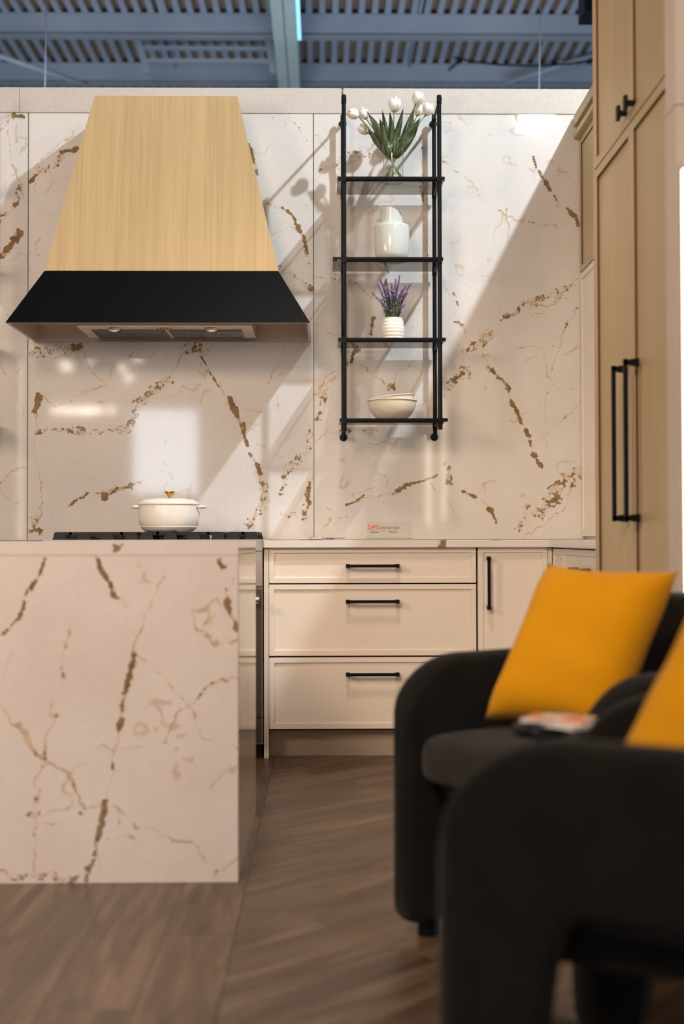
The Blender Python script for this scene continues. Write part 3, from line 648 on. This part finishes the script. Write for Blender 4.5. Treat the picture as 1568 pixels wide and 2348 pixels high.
# ------------------------------------------------------------------ range cooker
xr0, xr1 = -1.166, X5(601.5, 5.285)
rg = thing('range_cooker', 'stainless steel range cooker with black gas grates behind the island', 'cooker', ((xr0 + xr1) / 2, 5.6, 0))
yR = 5.285
bx(xr0, xr1, yR + .03, YW - .004, .06, ZC - .005).build('body', M['steel'], rg)
bx(xr0 + .01, xr1 - .005, yR + .06, yR + .08, 0, .06).build('kick_plate', M['gap'], rg)
bx(xr0, xr1, yR + .002, YW - .004, ZC - .005, ZC + .004).build('cooktop', M['steel'], rg, bevel=.002)
bx(xr0, xr1, yR, yR + .03, Z5(1262), ZC - .005).build('front_rail', M['steel'], rg)
cp = bx(xr0, xr1 - .002, yR + .004, yR + .03, Z5(1342), Z5(1264)).build('control_panel', M['steel'], rg)
for i in range(5):
    xx = xr0 + .12 + i * .165
    MB().lathe([(.0, .03), (.018, .028), (.022, 0)], (xx, yR + .004, Z5(1303)), 20, Matrix.Rotation(R(90), 4, 'X')).build('knob', M['steel'], cp, smooth=True)
dr = bx(xr0, xr1 - .004, yR, yR + .03, Z5(1640), Z5(1350)).build('oven_door', M['steel_dark'], rg)
bx(xr0 + .06, xr1 - .10, yR - .001, yR + .001, Z5(1600), Z5(1400)).build('window', M['oven_glass'], dr)
MB().tube([(xr0 + .03, yR - .045, Z5(1374, 5.24)), (xr1 - .012, yR - .045, Z5(1374, 5.24))], .011, 14).box(xr0 + .04, xr0 + .06, yR - .045, yR, Z5(1382), Z5(1368)).box(xr1 - .04, xr1 - .018, yR - .045, yR, Z5(1382), Z5(1368)).build('handle', M['steel'], dr, smooth='auto')
bx(xr0, xr1 - .004, yR, yR + .03, .07, Z5(1643)).build('lower_drawer', M['steel_dark'], rg)
gz0, gz1 = ZC + .004, at(300, 1220, 5.48).z
for a, b in ((-1.155, -.79), (-.782, -.42), (-.412, -.275)):
    m = MB(); bw = .014
    for yy in (5.44, 5.885): m.prism([(a, gz0 + .001), (a + .012, gz1), (b - .012, gz1), (b, gz0 + .001)], yy, yy + .014) if False else m.box(a + .012, b - .012, yy, yy + bw, gz1 - .014, gz1)
    for xx in (a + .012, b - .026): m.box(xx, xx + bw, 5.44, 5.899, gz1 - .014, gz1)
    n = max(1, int((b - a) / .09))
    for i in range(1, n + 1):
        xx = a + (b - a) * i / (n + 1); m.box(xx - .006, xx + .006, 5.44, 5.899, gz1 - .012, gz1)
    m.box(a + .012, b - .012, 5.66, 5.672, gz1 - .012, gz1)
    ng = max(2, round((b - a) / .09))
    for xx in [a + .002 + (b - .056 - a - .002) * q / (ng - 1) for q in range(ng)]:
        for yy in (5.435, 5.66, 5.885):
            m.add([(xx - .004, yy - .002, gz0), (xx + .054, yy - .002, gz0), (xx + .054, yy + .018, gz0), (xx - .004, yy + .018, gz0), (xx + .004, yy, gz1 - .001), (xx + .046, yy, gz1 - .001), (xx + .046, yy + .014, gz1 - .001), (xx + .004, yy + .014, gz1 - .001)], [(0, 3, 2, 1), (4, 5, 6, 7), (0, 1, 5, 4), (1, 2, 6, 5), (2, 3, 7, 6), (3, 0, 4, 7)])
    m.build('grate', M['iron'], rg)
for bxx, byy in ((-.98, 5.56), (-.98, 5.79), (-.60, 5.56), (-.60, 5.79), (-.345, 5.67)):
    MB().lathe([(.045, 0), (.045, .012), (.03, .016), (0, .018)], (bxx, byy, gz0), 24).build('burner', M['iron'], rg, smooth=True)
# pot
pc = at(387.5, 1200, 5.58); pz = gz1 + .001; pm = F / 5.58
def pzh(py): return (1218 - py) / pm
pot = thing('casserole_pot', 'white lidded casserole pot with a brass knob on the hob', 'pot', (pc.x, 5.58, pz))
r_ = 70 / pm
MB().lathe([(.0, 0), (r_ * .69, 0)] + [(r_ * (.71 + .29 * math.sin(q * math.pi / 24)), .001 + .070 * (1 - math.cos(q * math.pi / 24))) for q in range(13)] + [(r_ * .995, .090), (r_ * .97, pzh(1156)), (r_ * .93, pzh(1156)), (r_ * .93, .02), (0, .015)], (pc.x, 5.58, pz), 56).build('body', M['enamel'], pot, smooth='auto')
MB().lathe([(r_ * .99, pzh(1157)), (r_ * 1.0, pzh(1154.5)), (r_ * .93, pzh(1149)), (r_ * .80, pzh(1144)), (r_ * .55, pzh(1142)), (.0, pzh(1141))], (pc.x, 5.58, pz), 56).build('lid', M['enamel'], pot, smooth=True)
MB().lathe([(.008, pzh(1142)), (.008, pzh(1137)), (.012, pzh(1135)), (.023, pzh(1126)), (.022, pzh(1125.5)), (0, pzh(1125))], (pc.x + .003, 5.58, pz), 28).build('lid_knob', M['brass'], pot, smooth=True)
for s in (-1, 1):
    hb = MB(); hz = pz + pzh(1161)
    pts = [(pc.x + s * r_ * .93, 5.58 - .045, hz), (pc.x + s * (r_ + .018), 5.58 - .032, hz), (pc.x + s * (r_ + .026), 5.58, hz), (pc.x + s * (r_ + .018), 5.58 + .032, hz), (pc.x + s * r_ * .93, 5.58 + .045, hz)]
    hb.tube(pts, .0065, 10).build('handle', M['enamel'], pot, smooth=True)
# ------------------------------------------------------------------ black wall shelf
def wall_shelf(dx, lab):
    yf, yb = 5.65, 5.915
    s = thing('wall_shelf', lab, 'shelf', (.31 + dx, 5.8, 1.41), 0, 'black pole shelves on the stone wall')
    xs_ = (at(788.8, 600, yf).x + dx, at(1008, 600, yf).x + dx)
    ztp, zbt = at(800, 218, yf).z, at(800, 985, yf).z
    lv = [at(800, y, yf).z for y in (412.5, 597, 781.5, 966)]
    bz = [at(800, y, yf).z for y in (229,)] + lv
    for x in xs_:
        MB().tube([(x, yf, zbt if x > .3 + dx else zbt - .01), (x, yf, ztp)], .0098, 16).build('pole', M['black'], s, smooth='auto')
        MB().tube([(x, yb, zbt - .015), (x, yb, ztp)], .0098, 16).build('pole', M['black'], s, smooth='auto')
        for z in bz:
            MB().tube([(x, yf, z), (x, yb, z)], .0065, 12).build('cross_rail', M['black'], s, smooth='auto')
            jn = MB(); jn.tube([(x, yf - .016, z), (x, yf + .012, z)], .0118, 18); jn.tube([(x, yf, z - .016), (x, yf, z + .016)], .0112, 14)
            jn.build('joint', M['black'], s, smooth='auto')
            jn = MB(); jn.tube([(x, yb - .012, z), (x, yb + .014, z)], .0112, 16); jn.tube([(x, yb, z - .014), (x, yb, z + .014)], .0112, 14)
            jn.build('joint', M['black'], s, smooth='auto')
        for z in (ztp - .03, zbt - .01):
            MB().tube([(x, yb, z), (x, YW - .0005, z)], .008, 12).tube([(x, YW - .006, z), (x, YW - .0005, z)], .018, 20).build('wall_mount', M['black'], s, smooth='auto')
    for z, (pl, pr) in zip(lv, ((774, 1020), (763, 1015.5), (774.5, 1021), (778, 1025))):
        MB().tube([(xs_[0], yf, z), (xs_[1], yf, z)], .0072, 14).build('front_rail', M['black'], s, smooth='auto')
        x0, x1 = at(pl, 600, yf).x + dx, at(pr, 600, yf).x + dx
        g_ = bx(x0, x1, yf - .008, YW - .035, z + .0078, z + .0128).build('glass_panel', M['smoked'], s)
        bx(x0, x1, yf - .0095, yf - .0082, z + .003, z + .0128).box(x0, x0 + .02, yf - .012, yf + .02, z - .001, z + .0077).box(x1 - .02, x1, yf - .012, yf + .02, z - .001, z + .0077).build('edge_strip', M['black'], s)
    return s, [z + .0130 for z in lv]
sh, LV = wall_shelf(0, 'black pole shelf with four smoked glass panels holding vases')
wall_shelf(at(-55, 600, 5.65).x - at(1008, 600, 5.65).x, 'black pole shelf cut off at the left picture edge')
# ------------------------------------------------------------------ tulip vase
YV = 5.74
vc = at(901, 400, YV); vz = LV[0] + .0005
v = thing('glass_vase', 'clear glass vase of tulips on the topmost shelf', 'vase', (vc.x, YV, vz))
H = .182
op = [(.0, .0), (.047, .0), (.050, .006), (.049, .02), (.0455, .06), (.0465, .11), (.052, .155), (.0590, H)]
ip = [(.0575, H), (.0505, .155), (.045, .11), (.044, .06), (.0465, .022), (.040, .015), (.0, .013)]
MB().lathe(op + ip, (vc.x, YV, vz), 56).build('vessel', M['glass'], v, smooth=True)
def tulip(px, py, tx, ty, Yh, lab, size=1.0, leaves=()):
    hd = at(px, py, Yh); cross = at(902, 372, YV); 
    dr_ = Vector((hd.x - vc.x, Yh - YV, 0))
    bot = Vector((vc.x - dr_.x * .25, YV - dr_.y * .2, vz + .018))
    t_ = thing('tulip', lab, 'flower', tuple(bot), 0, 'white tulips in the glass vase')
    ax = Vector((tx, 0.1 * ty, 1)).normalized() if ty == 0 else Vector((tx, ty * .3, 1)).normalized()
    if ty < 0: ax = Vector((tx, -.2, -.15 - ty * 0)).normalized() if False else Vector((tx, -.1, .15)).normalized()
    base_ = hd - ax * .022 * size
    rim = Vector((vc.x + dr_.x * .33, YV + dr_.y * .3, vz + H * .96))
    pts = []
    ctrl = [bot, (bot + rim) / 2 + Vector((0, 0, 0)), rim, rim.lerp(base_, .5) - Vector((0, 0, 0)) + Vector((0, 0, .008)), base_]
    MB().tube(ctrl, .0029, 8).build('stem', M['stem'], t_, smooth=True)
    q = ax.to_track_quat('Z', 'Y').to_matrix().to_4x4()
    fl = MB()
    for k in range(6):
        a0 = k * math.pi / 3 + px; rr = (.0240 if k % 2 else .0215) * size; hh = (.052 if k % 2 else .056) * size
        def fn(u, vv, a0=a0, rr=rr, hh=hh):
            prof = math.sin(math.pi * min(1, .10 + vv * .72)) ** .75
            wdt = .66 * (1 - vv ** 4) * (0.55 + .6 * math.sin(math.pi * min(.5, vv + .1)))
            a = a0 + (u - .5) * 2 * wdt
            r = rr * prof * (1 + .07 * math.cos((u - .5) * math.pi))
            return base_ + q @ Vector((r * math.cos(a), r * math.sin(a), vv * hh - .002))
        fl.grid(fn, 8, 10)
    o = fl.build('bloom', M['petal'], t_, smooth=True, weld=False)
    so = o.modifiers.new('solid', 'SOLIDIFY'); so.thickness = .0008
    for (lx, ly, w_, bend, yo) in leaves:
        tip = at(lx, ly, YV + yo); st = Vector((vc.x + (tip.x - vc.x) * .12, YV + yo * .3, vz + H * .62))
        L = (tip - st).length; d_ = (tip - st).normalized(); sd = d_.cross(Vector((0, 1, 0.0))).normalized(); nn = sd.cross(d_)
        def fl_(u, vv, st=st, d_=d_, sd=sd, nn=nn, L=L, w_=w_, bend=bend):
            wd = w_ * 1.2 * (math.sin(math.pi * min(1, vv * .93 + .07)) ** .8) * (1.0 if vv < .5 else (1 - ((vv - .5) / .5) ** 2 * .3))
            e = (u - .5) * 2
            return st + d_ * (L * vv) + sd * (wd * e + bend * math.sin(vv * math.pi)) + nn * (abs(e) ** 1.5 * wd * .55 + .007 * math.sin(vv * 10 + e * 2.5 + w_ * 400))
        o = MB().grid(fl_, 6, 16).build('leaf', M['leaf'], t_, smooth=True)
        so = o.modifiers.new('solid', 'SOLIDIFY'); so.thickness = .0008
tulip(811, 262, -2.4, 0, 5.74, 'white tulip at the far left tip of the bouquet', 1.0, ((842, 256, .016, -.008, -.02),))
tulip(834, 262, -.5, 0, 5.80, 'white tulip second from the left, tucked behind a leaf', .95, ((840, 293, .014, -.004, .0),))
tulip(834, 298, -1.2, 0, 5.77, 'white tulip hanging lowest of the bouquet at left', .95, ((870, 270, .014, .004, -.04),))
tulip(904, 242, .05, 0, 5.78, 'white tulip standing upright in the middle of the bouquet', 1.2, ((876, 253, .012, .0, .02), (893, 255, .013, -.005, -.02)))
tulip(957, 227, .35, 0, 5.78, 'highest white tulip, at the right of the bouquet', 1.15, ((925, 248, .012, .006, .0),))
tulip(958, 254, .05, 0, 5.83, 'white tulip half hidden directly below the highest one', .95, ((951, 243, .017, -.006, .02),))
tulip(980, 252, .3, 0, 5.76, 'white tulip farthest right beside the shelf pole', 1.05, ((964, 270, .023, .004, -.03),))
# ------------------------------------------------------------------ ceramic vase
cc = at(898, 560, YV); cz = LV[1] + .0005; pmv = F / YV
cvz = thing('ceramic_vase', 'pale grey ceramic vase with a scooped neck on the second shelf', 'vase', (cc.x, YV, cz))
k = 1 / pmv
hB = (592 - 507) * k
MB().lathe([(0, 0), (30 * k, 0), (36 * k, 4 * k), (39 * k, 14 * k), (40.7 * k, 30 * k), (40.7 * k, hB - 8 * k), (39.5 * k, hB - 3 * k), (36 * k, hB - .5 * k), (28 * k, hB), (26 * k, hB)], (cc.x, YV, cz), 56).build('body', M['ceramic'], cvz, smooth=True)
rn = 26 * k; hN = (592 - 471) * k; nk = MB(); n = 64; zcut = []
vs = []
for lay in range(4):
    for i in range(n):
        a = 2 * math.pi * i / n; x_ = math.cos(a); y_ = math.sin(a)
        fr = 0.5 - .5 * math.tanh((y_ - .25) * 5)
        dxx = max(0, (x_ + .35) / 1.35); top = hN - fr * dxx ** 2.2 * 25 * k
        r = rn if lay < 2 else rn * .93
        z = [hB - .002, top, top, hB + .004][lay]
        vs.append((cc.x + r * x_, YV + r * y_, cz + z))
fs = [(l * n + i, l * n + (i + 1) % n, (l + 1) * n + (i + 1) % n, (l + 1) * n + i) for l in range(3) for i in range(n)]
fs.append(tuple(range(3 * n, 4 * n)))
nk.add(vs, fs).build('neck', M['ceramic'], cvz, smooth='auto')
# ------------------------------------------------------------------ lavender
lc = at(900.5, 750, YV); lz = LV[2] + .0005
lp = thing('potted_lavender', 'artificial lavender in a ribbed white pot on the third shelf', 'potted plant', (lc.x, YV, lz))
pr = []; hP = .103
for i in range(41):
    t_ = i / 40; rr = .0505 + .0035 * math.sin(t_ * 2.2) * 1.0 - .0115 * max(0, t_ - .45) ** 1.3 / .55 ** 1.3
    rr += .0022 * abs(math.sin(t_ * math.pi * 6.5)) ** .7 if t_ > .06 else -.002
    pr.append((rr, t_ * hP))
pr = [(0, 0)] + pr + [(pr[-1][0] - .005, hP), (pr[-1][0] - .006, hP - .02), (0, hP - .022)]
MB().lathe(pr, (lc.x, YV, lz), 56).build('pot', M['ceramic_white'], lp, smooth='auto')
sprigs = [(853, 672), (865, 652), (872, 642), (883, 660), (897, 648), (916, 632), (906, 655), (922, 664), (942, 650), (930, 656), (862, 680), (890, 672), (928, 698), (878, 652), (912, 668), (900, 670), (870, 690), (935, 672), (884, 640), (907, 640)]
for i, (sx, sy) in enumerate(sprigs):
    tip = at(sx, sy, YV + random.uniform(-.03, .03)); b0 = Vector((lc.x + (tip.x - lc.x) * .3, YV + random.uniform(-.02, .02), lz + hP - .01))
    mid = b0.lerp(tip, .5) + Vector((-(tip.x - lc.x) * .12, 0, .01))
    P_ = [b0, b0.lerp(mid, .6), mid, mid.lerp(tip, .55) + Vector((0, 0, .002)), tip]
    st = MB().tube(P_, .0011, 6)
    def pos(tt): 
        s_ = tt * 4; j = min(3, int(s_)); return P_[j].lerp(P_[j + 1], s_ - j)
    for kk in range(64):
        tt = random.uniform(0.0, .72); p = pos(tt); a = random.uniform(0, 6.283); e = random.uniform(.3, 1.2)
        dv = Vector((math.cos(a), math.sin(a), e)).normalized() * random.uniform(.010, .019); sdv = dv.cross(Vector((0, 0, 1))).normalized() * .0022
        st.add([p, p + dv * .5 + sdv, p + dv, p + dv * .5 - sdv], [(0, 1, 2, 3)])
    sp_ = st.build('sprig', M['lav_green'], lp, weld=False)
    fw = MB()
    lo = .45 if i % 3 else .62
    for kk in range(85):
        tt = random.uniform(lo, 1.0); p = pos(tt); a = random.uniform(0, 6.283); q_ = 1.1 - tt * .7
        dv = Vector((math.cos(a), math.sin(a), random.uniform(.2, 1.0))).normalized() * random.uniform(.003, .0085) * q_ * 1.2; c_ = p + dv
        s_ = random.uniform(.0014, .0027)
        fw.add([c_ + Vector(d) * s_ for d in ((1, 0, 0), (-1, 0, 0), (0, 1, 0), (0, -1, 0), (0, 0, 1.5), (0, 0, -1.5))], [(0, 2, 4), (2, 1, 4), (1, 3, 4), (3, 0, 4), (2, 0, 5), (1, 2, 5), (3, 1, 5), (0, 3, 5)])
    fw.build('flower_spike', M['lav'], sp_, weld=False)
# ------------------------------------------------------------------ bowls
bc = at(898.5, 950, YV); bz_ = LV[3] + .0005
def bowl_prof(Rr, h, foot):
    o_ = [(0, 0), (foot, 0), (foot + .004, .002)]
    for i in range(1, 13):
        t_ = i / 12; o_.append((foot + (Rr - foot) * math.sin(t_ * math.pi / 2) ** .9, h * (1 - math.cos(t_ * math.pi / 2)) ** .85))
    o_ += [(Rr + .0035, h - .002), (Rr + .0035, h + .002), (Rr, h + .0035), (Rr - .004, h)]
    for i in range(11, 0, -1):
        t_ = i / 12; o_.append((foot + (Rr - foot) * math.sin(t_ * math.pi / 2) ** .9 - .005, .005 + h * (1 - math.cos(t_ * math.pi / 2)) ** .85))
    return o_ + [(0, .006)]
b1 = MB().lathe(bowl_prof(.1105, .086, .045), (0, 0, 0), 64).build('bowl', M['bowl'], smooth=True); b1.location = (bc.x, YV, bz_)
tag(b1, 'lower cream bowl of the two nested on the lowest shelf', 'bowl', 'nested cream bowls')
b2 = MB().lathe(bowl_prof(.104, .082, .042), (0, 0, 0), 64).build('bowl', M['bowl'], smooth=True)
b2.location = (bc.x + .007, YV, bz_ + .020); b2.rotation_euler = (0, R(-7), 0)
tag(b2, 'upper cream bowl tilted inside the other on the lowest shelf', 'bowl', 'nested cream bowls')
# ------------------------------------------------------------------ counter sign and brochures
YS = 5.55
sg = thing('counter_sign', 'clear acrylic countertops sign standing on the worktop', 'sign', (at(892, 1236, YS).x, YS, ZC))
s0, s1 = at(842, 1230, YS), at(943, 1196, YS)
bx(s0.x, s1.x, YS, YS + .003, ZC + .006, s1.z).build('acrylic_plate', M['acrylic'], sg)
bx(at(839, 1230, YS).x, at(946, 1230, YS).x, YS - .02, YS + .025, ZC + .0005, ZC + .010).build('foot', M['acrylic_base'], sg, bevel=.001)
def text(body, px0, px1, py_base, mat, hpx=None, name='lettering', bold=0.0):
    cu_ = bpy.data.curves.new('t', 'FONT'); cu_.body = body; cu_.size = 1; cu_.extrude = .004; cu_.offset = bold
    o = bpy.data.objects.new('t', cu_); C.objects.link(o); dg = bpy.context.evaluated_depsgraph_get()
    me = bpy.data.meshes.new_from_object(o.evaluated_get(dg)); bpy.data.objects.remove(o)
    co = np.array([v_.co for v_ in me.vertices]); mn, mx = co.min(0), co.max(0)
    p0_, p1_ = at(px0, py_base, YS - .001), at(px1, py_base, YS - .001); sx_ = (p1_.x - p0_.x) / (mx[0] - mn[0]); sz_ = sx_ if hpx is None else hpx * YS / F / .7
    org = Vector(ORG[sg.name])
    for v_ in me.vertices:
        x_, y_, z_ = v_.co; v_.co = Vector((p0_.x + (x_ - mn[0]) * sx_, YS - .0006 - z_ * .1, p0_.z + y_ * sz_)) - org
    me.materials.clear(); me.materials.append(mat)
    o = bpy.data.objects.new(name, me); C.objects.link(o); o.parent = sg; return o
text('DPS', 843, 868, 1213.5, M['red'], 9, bold=.02)
text('countertops', 869.5, 916, 1212.8, M['print'], 7.5, bold=.0)
text('GRANITE  ·  QUARTZ  ·  PORCELAIN', 849, 911, 1218.3, M['print'], 2.4)
for (a, b, mt) in ((849, 869, M['olive']), (891, 912, M['red'])):
    p0_, p1_ = at(a, 1221.6, YS), at(b, 1219.8, YS); bx(p0_.x, p1_.x, YS - .0012, YS - .0001, p0_.z, p1_.z).build('underline', mt, sg)
for i, (px, yy, rz, mt, lab) in enumerate(((708, 5.62, 12, 'cover2', 'leftmost brochure of the fan lying on the worktop'), (727, 5.58, -20, 'paper', 'white brochure in the middle of the fan on the worktop'), (748, 5.66, 30, 'cover2', 'brochure near the right of the fan on the worktop'), (762, 5.60, -8, 'paper', 'topmost rightmost brochure of the fan on the worktop'))):
    z_ = ZC + .001 + i * .0036; p = at(px, 1235, yy)
    o = bx(-.052, .052, -.075, .075, 0, .003).build('brochure', M[mt]); o.location = (p.x, yy, z_); o.rotation_euler = (0, 0, R(rz))
    tag(o, lab, 'brochure', 'brochures fanned on the worktop')
# ------------------------------------------------------------------ armchairs
def smooth01(t): t = max(0, min(1, t)); return t * t * (3 - 2 * t)
def armchair(loc, rz, lab, ht=.65):
    ch = thing('armchair', lab, 'armchair', loc, rz, 'charcoal armchairs', local=True)
    W, D_, th = .295, .36, .090     # centreline half width, half depth
    Rc = .24; path = []
    yb = D_ - th / 2; yfr = -D_
    n1 = 26
    for i in range(n1): path.append(Vector((-W, yfr + (yb - Rc - yfr) * i / n1, 0)))
    for i in range(15): a = math.pi - (math.pi / 2) * i / 14; path.append(Vector((-W + Rc + Rc * math.cos(a), yb - Rc + Rc * math.sin(a), 0)))
    half = path[:]; path = half + [Vector((-p.x, p.y, 0)) for p in reversed(half)]
    S = [0]
    for a, b in zip(path[:-1], path[1:]): S.append(S[-1] + (b - a).length)
    Tt = S[-1]; K = 28; mb = MB(); vs = []
    m_ = len(path)
    # denser end sections
    for i, p in enumerate(path):
        s = min(S[i], Tt - S[i])
        tdir = (path[min(i + 1, m_ - 1)] - path[max(i - 1, 0)]).normalized(); nrm = Vector((-tdir.y, tdir.x, 0))
        rtop = .185; ztop = ht + .14 * smooth01((s - .38) / .45)
        if s < rtop: ztop -= rtop * (1 - math.sqrt(max(0, 1 - (1 - s / rtop) ** 2))) * .95
        zbot = .035
        if s < .05: zbot += .05 * (1 - math.sqrt(max(0, 1 - (1 - s / .05) ** 2)))
        leg = .135; tr = .075
        if s > leg: zbot = .035 + .385 * math.sqrt(max(0, 1 - (1 - min(1, (s - leg) / tr)) ** 2))
        if s > .62: zbot = .42 - .385 * smooth01((s - .62) / .12)
        h = th / 2 * (math.sqrt(max(0, 1 - (1 - min(1, s / .045)) ** 2)) * .8 + .2)
        rr = min(.045, h * .95)
        loop = []
        for kk in range(K):
            a = 2 * math.pi * kk / K
            ca, sa = math.cos(a), math.sin(a); e = .38
            ox = h * math.copysign(abs(ca) ** e, ca)
            zc_, zh = (ztop + zbot) / 2, (ztop - zbot) / 2
            # straight sides with rounded ends
            zz = math.copysign(1, sa) * (zh - rr + rr * abs(sa) ** .9) if abs(sa) > .25 else sa / .25 * (zh - rr + rr * .25 ** .9)
            if abs(sa) > .25: ox = h * math.copysign(max(0, (1 - ((abs(sa) - .25) / .75) ** 2.4)) ** .5, ca) if abs(ca) > 1e-6 else 0
            else: ox = h * math.copysign(1, ca)
            loop.append(p + nrm * ox + Vector((0, 0, zc_ + zz)))
        vs += loop
    fs = [(i * K + k_, i * K + (k_ + 1) % K, (i + 1) * K + (k_ + 1) % K, (i + 1) * K + k_) for i in range(m_ - 1) for k_ in range(K)]
    fs += [tuple(range(K)), tuple(range((m_ - 1) * K, m_ * K))]
    mb.add(vs, fs).build('arms_and_back', M['boucle'], ch, smooth=True, sub=1)
    # seat frame and cushion
    iw_ = W - th / 2 - .003
    bx(-iw_, iw_, -D_ + .08, .20, .33, .385).build('seat_frame', M['boucle'], ch, bevel=.02)
    c = MB(); nu, nv = 16, 16
    def sup(a, e): return math.copysign(abs(a) ** e, a)
    cz_, hx, hy, hz = .420, iw_ - .001, .305, .055
    nn_, mm = 48, 24; vv_ = []
    for j in range(mm + 1):
        ph = -math.pi / 2 + math.pi * j / mm
        for i in range(nn_):
            a = 2 * math.pi * i / nn_
            vv_.append((hx * sup(math.cos(a), .22) * sup(math.cos(ph), .25), -.055 + hy * sup(math.sin(a), .22) * sup(math.cos(ph), .25), cz_ + hz * sup(math.sin(ph), .45) + .012 * (math.cos(ph) > 0) * max(0, math.sin(ph)) * (1 - abs(math.cos(a)) ** 2 * .3)))
    c.add(vv_, [(j * nn_ + i, j * nn_ + (i + 1) % nn_, (j + 1) * nn_ + (i + 1) % nn_, (j + 1) * nn_ + i) for j in range(mm) for i in range(nn_)])
    c.build('seat_cushion', M['seat_cloth'], ch, smooth=True)
    for x_, y_ in ((-W, -.27), (W, -.27), (-.17, .29), (.17, .29)):
        MB().tube([(x_, y_, 0), (x_, y_, .05)], .024, 16).build('foot', M['black'], ch, smooth='auto')
    return ch
def face(fx, fy): return math.atan2(fx, -fy)      # local -Y is the front
armchair((.632, 2.866, 0), face(-.826, -.564), 'charcoal armchair nearer the kitchen, angled towards the island')
armchair((.621, 1.865, 0), face(-.874, .486), 'charcoal armchair closest to the camera at lower right', .652)
def pillow(c4, lab, th=.075):
    bl, br, tr_, tl = [Vector(p) for p in c4]; ctr = (bl + br + tr_ + tl) / 4
    nr = (br - bl).cross(tl - bl).normalized()
    m = MB()
    for sgn in (1, -1):
        def fn(u, v, sgn=sgn):
            U, V_ = u * 2 - 1, v * 2 - 1
            # sides bow inwards between the pointed corners
            pu = .5 + .5 * U * (1 - .075 * (1 - V_ * V_)); pv = .5 + .5 * V_ * (1 - .075 * (1 - U * U))
            p = bl.lerp(br, pu).lerp(tl.lerp(tr_, pu), pv)
            b = (max(0, 1 - U ** 4) * max(0, 1 - V_ ** 4)) ** .55
            wr = .004 * math.sin(7 * u + 9 * v) * math.sin(11 * v - 3 * u) * b
            return p + nr * (sgn * th * b + wr)
        m.grid(fn, 28, 28)
    o = m.build('cushion', M['yellow'], smooth=True, loc=tuple((bl + br) / 2)); tag(o, lab, 'cushion', 'yellow scatter cushions'); return o
pillow([(.372, 2.935, .498), (.625, 2.70, .498), tuple(at(1556, 1310, 2.78)), tuple(at(1256, 1292, 3.03))], 'bright yellow cushion standing in the armchair nearer the kitchen')
pillow([(.435, 2.00, .49), (.63, 1.69, .49), (.83, 1.75, .86), (.635, 2.03, .86)], 'bright yellow cushion cut off at the right picture edge')
# side table and magazines
st = thing('side_table', 'tiny dark round pedestal table between the two armchairs', 'table', (.405, 2.365, 0))
MB().lathe([(0, .552), (.048, .552), (.052, .557), (.052, .567), (.048, .572), (0, .572)], (.405, 2.365, 0), 40).build('table_top', M['black'], st, smooth='auto')
MB().lathe([(.010, .012), (.010, .552)], (.405, 2.365, 0), 20).build('pedestal', M['black'], st, smooth='auto')
MB().lathe([(0, 0), (.085, 0), (.085, .006), (.02, .014), (0, .014)], (.405, 2.365, 0), 40).build('foot_plate', M['black'], st, smooth='auto')
for i, (x_, y_, rz, mt, lab) in enumerate(((.452, 2.352, 35, 'paper', 'white booklet under the magazine between the armchairs'), (.440, 2.365, 62, 'cover', 'magazine with an orange cover lying between the armchairs'))):
    z_ = .5725 + i * .0065
    mg = thing('magazine', lab, 'magazine', (x_, y_, z_), R(rz), None, local=True)
    bx(-.045, .045, -.060, .060, .0008, .0052).build('pages', M['paper'], mg); bx(-.046, .046, -.061, .061, .0052, .006).box(-.046, .046, -.061, .061, 0, .0008).build('cover', M[mt], mg)
